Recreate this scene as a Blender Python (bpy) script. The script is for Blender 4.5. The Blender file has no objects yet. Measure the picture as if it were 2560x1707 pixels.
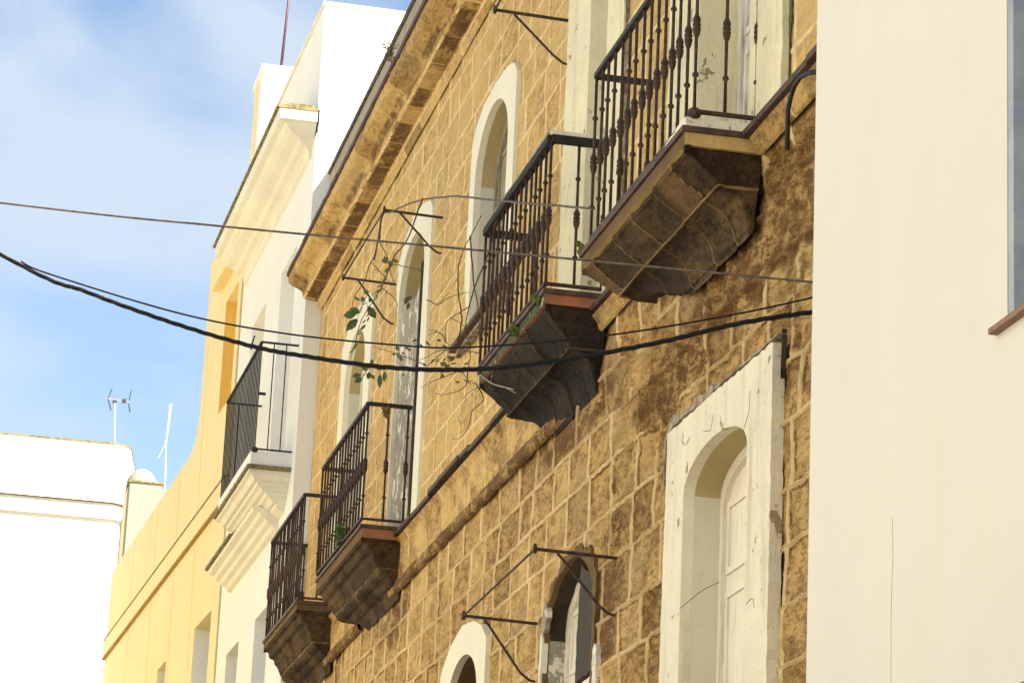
import bpy, math, random
import numpy as np
from mathutils import Vector, Matrix
from mathutils.geometry import tessellate_polygon

random.seed(7)
SC = bpy.context.scene
COL = SC.collection
# ------------------------------------------------------------------ camera
PITCH, YAW, ROLL, FPX = math.radians(16.118), math.radians(11.601), math.radians(2.623), 7462.0
Fw = Vector((math.sin(YAW) * math.cos(PITCH), math.cos(YAW) * math.cos(PITCH), math.sin(PITCH)))
R0 = Vector((math.cos(YAW), -math.sin(YAW), 0))
U0 = R0.cross(Fw)
Rt = R0 * math.cos(ROLL) + U0 * math.sin(ROLL)
Up = -R0 * math.sin(ROLL) + U0 * math.cos(ROLL)
cam = bpy.data.objects.new('camera', bpy.data.cameras.new('camera'))
COL.objects.link(cam)
m = Matrix((Rt, Up, -Fw)).transposed().to_4x4()
m.translation = Vector((-4.0, 0.0, 1.6))
cam.matrix_world = m
cam.data.sensor_width = 36
cam.data.lens = FPX / 2560 * 36
cam.data.clip_start = 0.1
cam.data.clip_end = 3000
SC.camera = cam
# ------------------------------------------------------------------ light
SUN_L = Vector((-0.42, 0.55, -0.75)).normalized()          # direction the light travels
s = -SUN_L
EL, AZ = math.asin(s.z), math.atan2(s.x, s.y)
sl = bpy.data.lights.new('sun', 'SUN')
sl.energy = 5.0
sl.angle = math.radians(0.5)
sl.color = (1.0, 0.955, 0.87)
so = bpy.data.objects.new('sun', sl)
so.rotation_euler = SUN_L.to_track_quat('-Z', 'Y').to_euler()
so.location = (20, -20, 40)
COL.objects.link(so)
W = bpy.data.worlds.new('World')
SC.world = W
W.use_nodes = True
wn, wl = W.node_tree.nodes, W.node_tree.links
wn.clear()
wo = wn.new('ShaderNodeOutputWorld')
bg = wn.new('ShaderNodeBackground')
bg.inputs['Strength'].default_value = 0.063
sky = wn.new('ShaderNodeTexSky')
sky.sky_type = 'NISHITA'
sky.sun_disc = False
sky.sun_elevation = EL
sky.sun_rotation = AZ
sky.air_density = 1.0
sky.dust_density = 0.5
sky.ozone_density = 1.0
wtc = wn.new('ShaderNodeTexCoord')
wmap = wn.new('ShaderNodeMapping')
wmap.inputs['Location'].default_value = (6.35, 2.4, 4.25)
wmap.inputs['Rotation'].default_value = (0.0, 0.5, 0.0)
wmap.inputs['Scale'].default_value = (7.0, 2.0, 9.0)
wns = wn.new('ShaderNodeTexNoise')
wns.inputs['Scale'].default_value = 1.3
wns.inputs['Detail'].default_value = 5
wns.inputs['Roughness'].default_value = 0.48
wns.inputs['Distortion'].default_value = 0.5
wr = wn.new('ShaderNodeValToRGB')
wr.color_ramp.elements[0].position = 0.38
wr.color_ramp.elements[0].color = (0.1, 0.1, 0.1, 1)
wr.color_ramp.elements[1].position = 0.60
wr.color_ramp.elements[1].color = (0.9, 0.9, 0.9, 1)
wmx = wn.new('ShaderNodeMixRGB')
wmx.inputs['Color2'].default_value = (3.3, 3.8, 4.4, 1)     # cloud brightness on the sky's own scale
wl.new(wtc.outputs['Generated'], wmap.inputs['Vector'])
wl.new(wmap.outputs['Vector'], wns.inputs['Vector'])
wl.new(wns.outputs['Fac'], wr.inputs['Fac'])
wl.new(wr.outputs['Color'], wmx.inputs['Fac'])
wl.new(sky.outputs['Color'], wmx.inputs['Color1'])
wl.new(wmx.outputs['Color'], bg.inputs['Color'])
wl.new(bg.outputs['Background'], wo.inputs['Surface'])
SC.view_settings.view_transform = 'Standard'
SC.view_settings.look = 'None'
SC.view_settings.exposure = 1.78
SC.view_settings.gamma = 1.0
SC.cycles.max_bounces = 8
SC.cycles.diffuse_bounces = 5
SC.cycles.use_denoising = True

# ------------------------------------------------------------------ numpy noise
def _h(ix, iy, iz):
    n = (ix.astype(np.int64) * 374761393 + iy.astype(np.int64) * 668265263 + iz.astype(np.int64) * 2147483647 // 7 + iz.astype(np.int64) * 1274126177) & 0xffffffff
    n = ((n ^ (n >> 13)) * 1274126177) & 0xffffffff
    n = ((n ^ (n >> 16)) * 2246822519) & 0xffffffff
    return ((n ^ (n >> 15)) & 0xffff) / 65535.0

def vn(x, y, z=None):
    if z is None: z = np.zeros_like(x)
    ix, iy, iz = np.floor(x).astype(np.int64), np.floor(y).astype(np.int64), np.floor(z).astype(np.int64)
    fx, fy, fz = x - ix, y - iy, z - iz
    fx, fy, fz = [f * f * (3 - 2 * f) for f in (fx, fy, fz)]
    r = 0
    for a in (0, 1):
        for b in (0, 1):
            for c in (0, 1):
                w = (fx if a else 1 - fx) * (fy if b else 1 - fy) * (fz if c else 1 - fz)
                r = r + w * _h(ix + a, iy + b, iz + c)
    return r

def fbm(x, y, z=None, o=4, g=0.5):
    if z is None: z = np.zeros_like(x)
    r, a, t = 0, 1.0, 0
    for k in range(o):
        r = r + a * vn(x * 2 ** k + 17.3 * k, y * 2 ** k - 9.1 * k, z * 2 ** k + 3.7 * k)
        t += a
        a *= g
    return r / t

def sstep(a, b, x):
    t = np.clip((x - a) / (b - a), 0, 1)
    return t * t * (3 - 2 * t)

def in_poly(px, py, poly):
    r = np.zeros(px.shape, bool)
    n = len(poly)
    j = n - 1
    for i in range(n):
        xi, yi = poly[i]; xj, yj = poly[j]
        if yi != yj:
            c = ((yi > py) != (yj > py)) & (px < (xj - xi) * (py - yi) / (yj - yi) + xi)
            r ^= c
        j = i
    return r

# ------------------------------------------------------------------ materials
class NT:
    def __init__(s, name):
        s.m = bpy.data.materials.new(name); s.m.use_nodes = True
        s.n, s.l = s.m.node_tree.nodes, s.m.node_tree.links
        s.b = s.n['Principled BSDF']
        s.tc = s.n.new('ShaderNodeTexCoord')
    def noise(s, scale, detail=5, rough=0.55, dist=0.0, stretch=None):
        t = s.n.new('ShaderNodeTexNoise')
        t.inputs['Scale'].default_value = scale
        t.inputs['Detail'].default_value = detail
        t.inputs['Roughness'].default_value = rough
        t.inputs['Distortion'].default_value = dist
        if stretch:
            mp = s.n.new('ShaderNodeMapping'); mp.inputs['Scale'].default_value = stretch
            s.l.new(s.tc.outputs['Object'], mp.inputs['Vector']); s.l.new(mp.outputs['Vector'], t.inputs['Vector'])
        else:
            s.l.new(s.tc.outputs['Object'], t.inputs['Vector'])
        return t.outputs['Fac']
    def ramp(s, f, a, b, ca=0.0, cb=1.0):
        r = s.n.new('ShaderNodeMapRange')
        r.inputs['From Min'].default_value = a; r.inputs['From Max'].default_value = b
        r.inputs['To Min'].default_value = ca; r.inputs['To Max'].default_value = cb
        r.interpolation_type = 'SMOOTHSTEP'
        s.l.new(f, r.inputs['Value']); return r.outputs['Result']
    def mix(s, f, a, b, mode='MIX'):
        x = s.n.new('ShaderNodeMixRGB'); x.blend_type = mode
        for v, k in ((f, 'Fac'), (a, 'Color1'), (b, 'Color2')):
            if isinstance(v, (int, float)): x.inputs[k].default_value = v
            elif isinstance(v, tuple): x.inputs[k].default_value = (*v, 1)
            else: s.l.new(v, x.inputs[k])
        return x.outputs['Color']
    def math(s, op, a, b=0.0):
        x = s.n.new('ShaderNodeMath'); x.operation = op
        for v, k in ((a, 0), (b, 1)):
            if isinstance(v, (int, float)): x.inputs[k].default_value = v
            else: s.l.new(v, x.inputs[k])
        return x.outputs['Value']
    def attr(s, name='blk'):
        a = s.n.new('ShaderNodeAttribute'); a.attribute_name = name
        sp = s.n.new('ShaderNodeSeparateColor'); s.l.new(a.outputs['Color'], sp.inputs['Color'])
        return sp.outputs['Red'], sp.outputs['Green'], sp.outputs['Blue']
    def out(s, col, rough=0.9, bump=None, bs=0.3, bd=0.01, metal=0.0, spec=0.3):
        if isinstance(col, tuple): s.b.inputs['Base Color'].default_value = (*col, 1)
        else: s.l.new(col, s.b.inputs['Base Color'])
        s.b.inputs['Roughness'].default_value = rough
        s.b.inputs['Metallic'].default_value = metal
        s.b.inputs['Specular IOR Level'].default_value = spec
        if bump is not None:
            bp = s.n.new('ShaderNodeBump'); bp.inputs['Strength'].default_value = bs; bp.inputs['Distance'].default_value = bd
            s.l.new(bump, bp.inputs['Height']); s.l.new(bp.outputs['Normal'], s.b.inputs['Normal'])
        return s.m

def plaster(name, c, var=0.12, grime=None, grime_amt=0.3, bs=0.25, chip=None, chip_thr=0.7, scale=1.0, streak=0.25, dirt_scale=1.6):
    t = NT(name)
    dark = tuple(v * (1 - var) for v in c)
    col = t.mix(t.ramp(t.noise(dirt_scale * scale, 6, 0.6), 0.3, 0.75), c, dark)
    g = grime or tuple(v * k for v, k in zip(c, (0.62, 0.58, 0.5)))
    st = t.noise(5 * scale, 6, 0.65, 0.2, (1.2, 1.2, 0.13))
    col = t.mix(t.math('MULTIPLY', t.ramp(st, 0.5, 0.8), streak), col, g)
    sp = t.noise(9 * scale, 8, 0.7)
    col = t.mix(t.math('MULTIPLY', t.ramp(sp, 0.58, 0.75), grime_amt), col, g)
    h = t.math('ADD', t.noise(55, 6, 0.6), t.math('MULTIPLY', t.noise(6, 4), 2.0))
    if chip:
        ck = t.ramp(t.noise(4.2 * scale, 8, 0.68, 0.35), chip_thr, chip_thr + 0.02)
        col = t.mix(ck, col, chip)
        h = t.math('SUBTRACT', h, t.math('MULTIPLY', ck, 2.5))
    return t.out(col, 0.92, h, bs, 0.012)

def stone_mat(name, light, mid, dark, mortar, tone=1.0):
    t = NT(name)
    m_, r_, d_ = t.attr()
    n1 = t.noise(3.0, 8, 0.62, 0.3)
    n2 = t.noise(30, 8, 0.72, 0.0, (1, 0.36, 1))
    n3 = t.noise(110, 5, 0.75, 0.0, (1, 0.36, 1))
    n4 = t.noise(8, 6, 0.65, 0.2, (1, 0.5, 1))
    rot0 = t.math('ADD', t.math('MULTIPLY', r_, 0.5), t.math('MULTIPLY', d_, 0.5))
    base = t.mix(t.ramp(n1, 0.3, 0.7), light, tuple(a * 0.45 + b * 0.55 for a, b in zip(light, mid)))
    base = t.mix(t.math('MULTIPLY', t.ramp(r_, 0.35, 0.75), 0.85), base, mid)
    base = t.mix(t.math('MULTIPLY', t.ramp(r_, 0.72, 0.95), 0.5), base, tuple(a * 0.55 for a in mid))
    base = t.mix(t.math('MULTIPLY', t.ramp(n4, 0.48, 0.62), t.math('ADD', 0.16, t.math('MULTIPLY', rot0, 0.6))), base, tuple(a * 0.62 for a in mid))
    rot = t.math('ADD', t.math('MULTIPLY', r_, 0.45), t.math('ADD', t.math('MULTIPLY', d_, 0.7), 0.08))
    n5 = t.noise(17, 7, 0.68, 0.1, (1, 0.4, 1))
    base = t.mix(t.math('MULTIPLY', t.ramp(n5, 0.52, 0.60), rot), base, dark)
    pit = t.math('MULTIPLY', t.ramp(n2, 0.49, 0.58), rot)
    base = t.mix(pit, base, dark)
    base = t.mix(t.math('MULTIPLY', d_, t.ramp(n4, 0.35, 0.6, 0.35, 1.0)), base, dark)
    base = t.mix(t.math('MULTIPLY', t.ramp(n3, 0.54, 0.66), t.math('ADD', rot, 0.12)), base, dark)
    base = t.mix(t.math('MULTIPLY', t.ramp(n3, 0.46, 0.34), 0.3), base, light)
    grey = t.math('MULTIPLY', t.ramp(t.noise(1.3, 5, 0.6), 0.5, 0.7), 0.22)
    base = t.mix(grey, base, tuple(sum(mid) / 3 * k for k in (1.25, 1.0, 0.6)))
    mcol = t.mix(t.ramp(t.noise(12, 5), 0.35, 0.75), mortar, tuple(v * 0.72 for v in mortar))
    mcol = t.mix(t.math('MULTIPLY', d_, 0.75), mcol, tuple(a * 0.5 for a in mid))
    mm = t.ramp(t.math('ADD', m_, t.math('MULTIPLY', t.math('SUBTRACT', n2, 0.5), 0.9)), 0.34, 0.56)
    col = t.mix(mm, base, mcol)
    h = t.math('ADD', t.math('ADD', t.math('MULTIPLY', n5, 0.8), n2), t.math('MULTIPLY', n3, 0.5))
    return t.out(col, 0.97, h, 0.9, 0.016)

M = {}
M['stone'] = stone_mat('weathered_sandstone', (0.74, 0.50, 0.19), (0.57, 0.355, 0.115), (0.13, 0.060, 0.016), (0.87, 0.64, 0.32))
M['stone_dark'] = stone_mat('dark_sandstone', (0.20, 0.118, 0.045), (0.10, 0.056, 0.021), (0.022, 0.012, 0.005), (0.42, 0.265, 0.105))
M['stone_black'] = stone_mat('blackish_sandstone', (0.062, 0.044, 0.024), (0.030, 0.021, 0.012), (0.010, 0.008, 0.006), (0.19, 0.13, 0.065))  # darkest of the three stone tones
M['surround'] = plaster('old_cream_plaster', (0.79, 0.72, 0.545), 0.12, (0.40, 0.31, 0.17), 0.85, 0.7, (0.34, 0.26, 0.14), 0.635, 1.7, 0.6)
M['surround_yellow'] = plaster('yellowed_plaster', (0.80, 0.715, 0.47), 0.14, (0.40, 0.30, 0.14), 0.8, 0.7, (0.33, 0.26, 0.14), 0.63, 1.4, 0.6)
M['surround_clean'] = plaster('cream_plaster', (0.80, 0.735, 0.55), 0.06, None, 0.12, 0.2)
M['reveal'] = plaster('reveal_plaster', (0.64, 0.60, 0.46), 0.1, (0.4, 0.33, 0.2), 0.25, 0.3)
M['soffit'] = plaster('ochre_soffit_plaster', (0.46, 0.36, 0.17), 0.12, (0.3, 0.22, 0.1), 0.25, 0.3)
M['patchy'] = plaster('patchy_grey_plaster', (0.34, 0.30, 0.22), 0.2, (0.16, 0.12, 0.07), 0.6, 0.7, (0.70, 0.64, 0.50), 0.53, 1.5)
M['tank_cream'] = plaster('weathered_tank', (0.27, 0.27, 0.21), 0.1)
M['patchy_moss'] = plaster('mossy_edge', (0.07, 0.08, 0.04), 0.3, (0.02, 0.025, 0.02), 0.6, 0.7, (0.40, 0.36, 0.24), 0.58, 2.6)
M['cream'] = plaster('smooth_cream_render', (0.715, 0.67, 0.575), 0.06, (0.66, 0.57, 0.42), 0.16, 0.12, None, 0.7, 0.4, 0.28)
M['white'] = plaster('white_render', (0.82, 0.80, 0.72), 0.05, (0.66, 0.60, 0.44), 0.14, 0.12, None, 0.7, 0.5, 0.18)
M['white_pure'] = plaster('bright_white_render', (0.80, 0.79, 0.75), 0.05, (0.5, 0.48, 0.4), 0.3, 0.15, (0.20, 0.20, 0.17), 0.70, 0.6, 0.12)
M['cornice_white'] = plaster('cream_cornice_render', (0.80, 0.75, 0.60), 0.1, (0.58, 0.50, 0.28), 0.3, 0.35, None, 0.7, 0.8, 0.3)
M['yellow'] = plaster('pale_yellow_render', (0.84, 0.69, 0.37), 0.07, (0.70, 0.50, 0.17), 0.2, 0.15, None, 0.7, 0.5, 0.3)
M['deep_yellow'] = plaster('deep_yellow_paint', (0.84, 0.55, 0.14), 0.06, None, 0.1, 0.1)
M['grey_plaster'] = plaster('grey_render', (0.215, 0.235, 0.20), 0.08, None, 0.15, 0.15)
M['parapet'] = plaster('stained_parapet_render', (0.40, 0.33, 0.24), 0.2, (0.16, 0.12, 0.07), 0.5, 0.4, None, 0.7, 1.0, 0.8)

def simple(name, c, c2=None, rough=0.6, metal=0.0, sc=20, bs=0.2, lo=0.4, hi=0.65, stretch=None, spec=0.4):
    t = NT(name)
    n = t.noise(sc, 6, 0.62, 0.2, stretch)
    col = t.mix(t.ramp(n, lo, hi), c, c2 or tuple(v * 0.7 for v in c))
    return t.out(col, rough, n, bs, 0.004, metal, spec)
M['iron'] = simple('rusty_dark_iron', (0.026, 0.017, 0.013), (0.085, 0.036, 0.016), 0.7, 0.0, 30, 0.4)
M['iron_black'] = simple('black_painted_iron', (0.016, 0.013, 0.011), (0.032, 0.022, 0.016), 0.7, 0.0, 25)
M['iron_tar'] = simple('tarred_rail', (0.008, 0.009, 0.008), (0.018, 0.02, 0.016), 0.85, 0.0, 12)
M['cable'] = simple('black_cable_rubber', (0.007, 0.007, 0.009), (0.014, 0.013, 0.013), 0.8, 0.0, 40, spec=0.15)
M['wire'] = simple('weathered_wire', (0.12, 0.085, 0.05), (0.035, 0.025, 0.02), 0.7, 0.0, 14)
M['twig'] = simple('dry_twig', (0.09, 0.05, 0.025), (0.035, 0.02, 0.012), 0.85, 0.0, 20)
M['twig_pale'] = simple('pale_twig', (0.42, 0.32, 0.22), (0.25, 0.18, 0.1), 0.85, 0.0, 20)
M['leaf'] = simple('green_leaf', (0.045, 0.085, 0.018), (0.09, 0.13, 0.03), 0.55, 0.0, 18)
M['leaf_dry'] = simple('dry_leaf', (0.17, 0.15, 0.04), (0.08, 0.09, 0.025), 0.7, 0.0, 18)
M['moss'] = simple('bright_moss', (0.16, 0.20, 0.03), (0.07, 0.10, 0.02), 0.9, 0.0, 30)
M['tile'] = simple('dark_red_tile_edge', (0.095, 0.05, 0.034), (0.04, 0.024, 0.018), 0.75, 0.0, 9, 0.5)
M['terracotta'] = simple('terracotta_tile', (0.36, 0.14, 0.06), (0.25, 0.11, 0.055), 0.85, 0.0, 7, 0.4)
M['wood_white'] = simple('aged_white_shutter_paint', (0.78, 0.72, 0.58), (0.60, 0.52, 0.38), 0.6, 0.0, 9, 0.3, 0.45, 0.75, (6, 6, 0.5))
M['wood_peeling'] = simple('peeling_shutter_paint', (0.74, 0.70, 0.60), (0.33, 0.27, 0.2), 0.7, 0.0, 8, 0.5, 0.46, 0.66, (5, 5, 0.35))
M['wood_olive'] = simple('olive_brown_shutter', (0.34, 0.29, 0.19), (0.2, 0.16, 0.1), 0.7, 0.0, 9, 0.4, 0.4, 0.65, (5, 5, 0.5))
M['wood_dark'] = simple('charred_wood', (0.045, 0.028, 0.014), (0.016, 0.010, 0.006), 0.8, 0.0, 12, 0.6, 0.4, 0.6, (6, 6, 0.5))
M['brick_sill'] = simple('brown_clay_sill', (0.30, 0.17, 0.10), (0.2, 0.12, 0.08), 0.9)
M['gap'] = simple('dark_crumbling_joint', (0.07, 0.045, 0.025), (0.02, 0.014, 0.009), 0.95, 0.0, 16, 0.8)
M['dark'] = simple('dark_interior', (0.03, 0.018, 0.01), (0.015, 0.01, 0.006), 0.9)
M['ochre_shade_crack'] = simple('ochre_shade_and_crack', (0.42, 0.28, 0.08), (0.3, 0.19, 0.05), 0.9)
M['glass_grey'] = simple('grey_blue_painted_frame', (0.36, 0.39, 0.40), (0.27, 0.30, 0.34), 0.35, 0.0, 3, 0.05)
M['coping'] = simple('mossy_coping', (0.10, 0.10, 0.045), (0.03, 0.032, 0.016), 0.9, 0.0, 12, 0.5)
M['ledge'] = simple('olive_tile_ledge', (0.24, 0.20, 0.09), (0.10, 0.085, 0.03), 0.9, 0.0, 14, 0.5)
M['metal_white'] = simple('galvanised_mast', (0.62, 0.64, 0.66), (0.5, 0.5, 0.52), 0.4, 0.2, 10)
M['plastic_dark'] = simple('dark_plastic', (0.03, 0.03, 0.035), None, 0.5)
M['plastic_pink'] = simple('faded_red_plastic', (0.45, 0.25, 0.24), None, 0.5)
M['pole'] = simple('purple_brown_pole', (0.10, 0.045, 0.06), (0.05, 0.025, 0.03), 0.5)
M['asphalt'] = simple('street_asphalt', (0.06, 0.058, 0.055), (0.045, 0.044, 0.042), 0.9, 0.0, 3)
M['paving'] = simple('pale_paving', (0.22, 0.195, 0.155), (0.17, 0.15, 0.12), 0.9, 0.0, 2)
M['cement'] = simple('grey_broken_cement', (0.36, 0.30, 0.22), (0.16, 0.11, 0.06), 0.95, 0.0, 11, 0.9)
M['white_kerb'] = plaster('chipped_white_kerb', (0.74, 0.68, 0.54), 0.1, (0.3, 0.24, 0.14), 0.5, 0.5, (0.28, 0.2, 0.1), 0.6, 3.0)

# ------------------------------------------------------------------ builders
ORG = {}
def spline(pts, n=8):
    pts = [Vector(p) for p in pts]; out = []
    for i in range(len(pts) - 1):
        p0, p1, p2, p3 = pts[max(i - 1, 0)], pts[i], pts[i + 1], pts[min(i + 2, len(pts) - 1)]
        for k in range(n):
            t = k / n
            out.append(0.5 * ((2 * p1) + (p2 - p0) * t + (2 * p0 - 5 * p1 + 4 * p2 - p3) * t * t + (3 * p1 - p0 - 3 * p2 + p3) * t ** 3))
    out.append(pts[-1]); return out
def tag(o, label=None, cat=None, group=None, kind=None):
    if label: o['label'] = label
    if cat: o['category'] = cat
    if group: o['group'] = group
    if kind: o['kind'] = kind
    return o

def empty(name, loc, label, cat, group=None, rz=0.0, local=False):
    o = bpy.data.objects.new(name, None)
    COL.objects.link(o)
    o.location = loc; o.rotation_euler = (0, 0, rz)
    o.empty_display_size = 0.2
    ORG[o.name] = Vector((0, 0, 0)) if local else Vector(loc)
    return tag(o, label, cat, group)

class MB:
    def __init__(s): s.v, s.f, s.att = [], [], None
    def add(s, v, f):
        b = len(s.v); s.v += [tuple(p) for p in v]; s.f += [tuple(b + i for i in q) for q in f]; return s
    def box(s, x0, x1, y0, y1, z0, z1):
        x0, x1 = sorted((x0, x1)); y0, y1 = sorted((y0, y1)); z0, z1 = sorted((z0, z1))
        v = [(x, y, z) for x in (x0, x1) for y in (y0, y1) for z in (z0, z1)]
        return s.add(v, [(0, 1, 3, 2), (4, 6, 7, 5), (0, 4, 5, 1), (2, 3, 7, 6), (0, 2, 6, 4), (1, 5, 7, 3)])
    def tube(s, pts, r, seg=6, cap=True):
        pts = [Vector(p) for p in pts]; n = len(pts)
        if not hasattr(r, '__len__'): r = [r] * n
        rings = []; a = None
        for i, p in enumerate(pts):
            d = (pts[min(i + 1, n - 1)] - pts[max(i - 1, 0)]).normalized()
            if a is None:
                a = d.orthogonal().normalized()
            a = (a - d * a.dot(d))
            a = a.normalized() if a.length > 1e-6 else d.orthogonal().normalized()
            b = d.cross(a)
            rings.append([p + (a * math.cos(2 * math.pi * k / seg) + b * math.sin(2 * math.pi * k / seg)) * r[i] for k in range(seg)])
        v = [q for R_ in rings for q in R_]; f = []
        for i in range(n - 1):
            for k in range(seg):
                f.append((i * seg + k, i * seg + (k + 1) % seg, (i + 1) * seg + (k + 1) % seg, (i + 1) * seg + k))
        if cap: f += [tuple(range(seg))[::-1], tuple((n - 1) * seg + k for k in range(seg))]
        return s.add(v, f)
    def bar(s, a, b, w, h=None):
        """square bar from a to b"""
        a, b = Vector(a), Vector(b); h = h or w
        d = (b - a).normalized()
        up = Vector((0, 0, 1)) if abs(d.z) < 0.9 else Vector((0, 1, 0))
        sd = d.cross(up).normalized(); up = sd.cross(d)
        v = [p + sd * (i * w / 2) + up * (j * h / 2) for p in (a, b) for i, j in ((-1, -1), (1, -1), (1, 1), (-1, 1))]
        return s.add(v, [(0, 1, 2, 3)[::-1], (4, 5, 6, 7), (0, 1, 5, 4), (1, 2, 6, 5), (2, 3, 7, 6), (3, 0, 4, 7)])
    def lathe(s, prof, org=(0, 0, 0), seg=8):
        v, f = [], []
        for r, z in prof:
            v += [(org[0] + r * math.cos(2 * math.pi * k / seg), org[1] + r * math.sin(2 * math.pi * k / seg), org[2] + z) for k in range(seg)]
        for i in range(len(prof) - 1):
            for k in range(seg):
                f.append((i * seg + k, i * seg + (k + 1) % seg, (i + 1) * seg + (k + 1) % seg, (i + 1) * seg + k))
        f += [tuple(range(seg))[::-1], tuple((len(prof) - 1) * seg + k for k in range(seg))]
        return s.add(v, f)
    def plate(s, outer, holes, x0, x1):
        """yz outline with holes, extruded from x0 (front, street side) to x1"""
        loops = [outer] + list(holes)
        flat = [p for l in loops for p in l]
        tri = tessellate_polygon([[Vector((p[0], p[1], 0)) for p in l] for l in loops])
        n = len(flat)
        v = [(x0, p[0], p[1]) for p in flat] + [(x1, p[0], p[1]) for p in flat]
        f = [tuple(t) for t in tri] + [tuple(n + i for i in t[::-1]) for t in tri]
        b = 0
        for l in loops:
            k = len(l)
            f += [(b + i, b + (i + 1) % k, n + b + (i + 1) % k, n + b + i) for i in range(k)]
            b += k
        return s.add(v, f)
    def sweep(s, prof, path, close=False):
        """prof: (out, z) list; path: list of (point xy, outward normal xy)"""
        n = len(prof); v, f = [], []
        for (p, nn) in path:
            v += [(p[0] + nn[0] * o, p[1] + nn[1] * o, z) for o, z in prof]
        for i in range(len(path) - 1):
            for k in range(n - 1 + (1 if close else 0)):
                f.append((i * n + k, i * n + (k + 1) % n, (i + 1) * n + (k + 1) % n, (i + 1) * n + k))
        if close: f += [tuple(range(n))[::-1], tuple((len(path) - 1) * n + k for k in range(n))]
        return s.add(v, f)
    def build(s, name, mat, parent=None, smooth=False, label=None, recalc=True):
        me = bpy.data.meshes.new(name)
        o_ = ORG.get(parent.name, Vector((0, 0, 0))) if parent else Vector((0, 0, 0))
        me.from_pydata([(p[0] - o_.x, p[1] - o_.y, p[2] - o_.z) for p in s.v], [], s.f)
        if recalc:
            import bmesh
            bm = bmesh.new(); bm.from_mesh(me)
            bmesh.ops.recalc_face_normals(bm, faces=bm.faces); bm.to_mesh(me); bm.free()
        me.materials.append(M[mat] if isinstance(mat, str) else mat)
        if smooth: me.shade_smooth()
        ob = bpy.data.objects.new(name, me); COL.objects.link(ob)
        if parent: ob.parent = parent
        ORG[ob.name] = o_
        if label: ob['label'] = label
        return ob

def rough_outline(pts, step=0.05, amp=0.008, seed=0, closed=True, keep=None):
    rnd = random.Random(seed); out = []
    n = len(pts)
    for i in range(n if closed else n - 1):
        a, b = Vector(pts[i]), Vector(pts[(i + 1) % n])
        L = (b - a).length; k = max(1, int(L / step))
        nn = Vector((-(b - a).y, (b - a).x)).normalized() if L > 0 else Vector((0, 0))
        for j in range(k):
            p = a + (b - a) * (j / k)
            q = 0 if (keep and keep(p)) else (rnd.random() - 0.5) * 2 * amp
            p = p + nn * q
            out.append((p.x, p.y))
    return out

def arch(y0, y1, zb, zs, zt, n=14):
    """opening outline: jambs y0..y1, base zb, springing zs, crown zt"""
    c, a, h = (y0 + y1) / 2, (y1 - y0) / 2, zt - zs
    pts = [(y0, zb)]
    for i in range(n + 1):
        th = math.pi * (1 - i / n)
        pts.append((c + a * math.cos(th), zs + h * math.sin(th)))
    pts.append((y1, zb))
    return pts

def grow(poly, d):
    c = Vector((sum(p[0] for p in poly) / len(poly), sum(p[1] for p in poly) / len(poly)))
    r = []
    for p in poly:
        q = Vector(p) - c
        r.append((c.x + q.x + math.copysign(d, q.x), c.y + q.y + math.copysign(d, q.y)))
    return r

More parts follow.
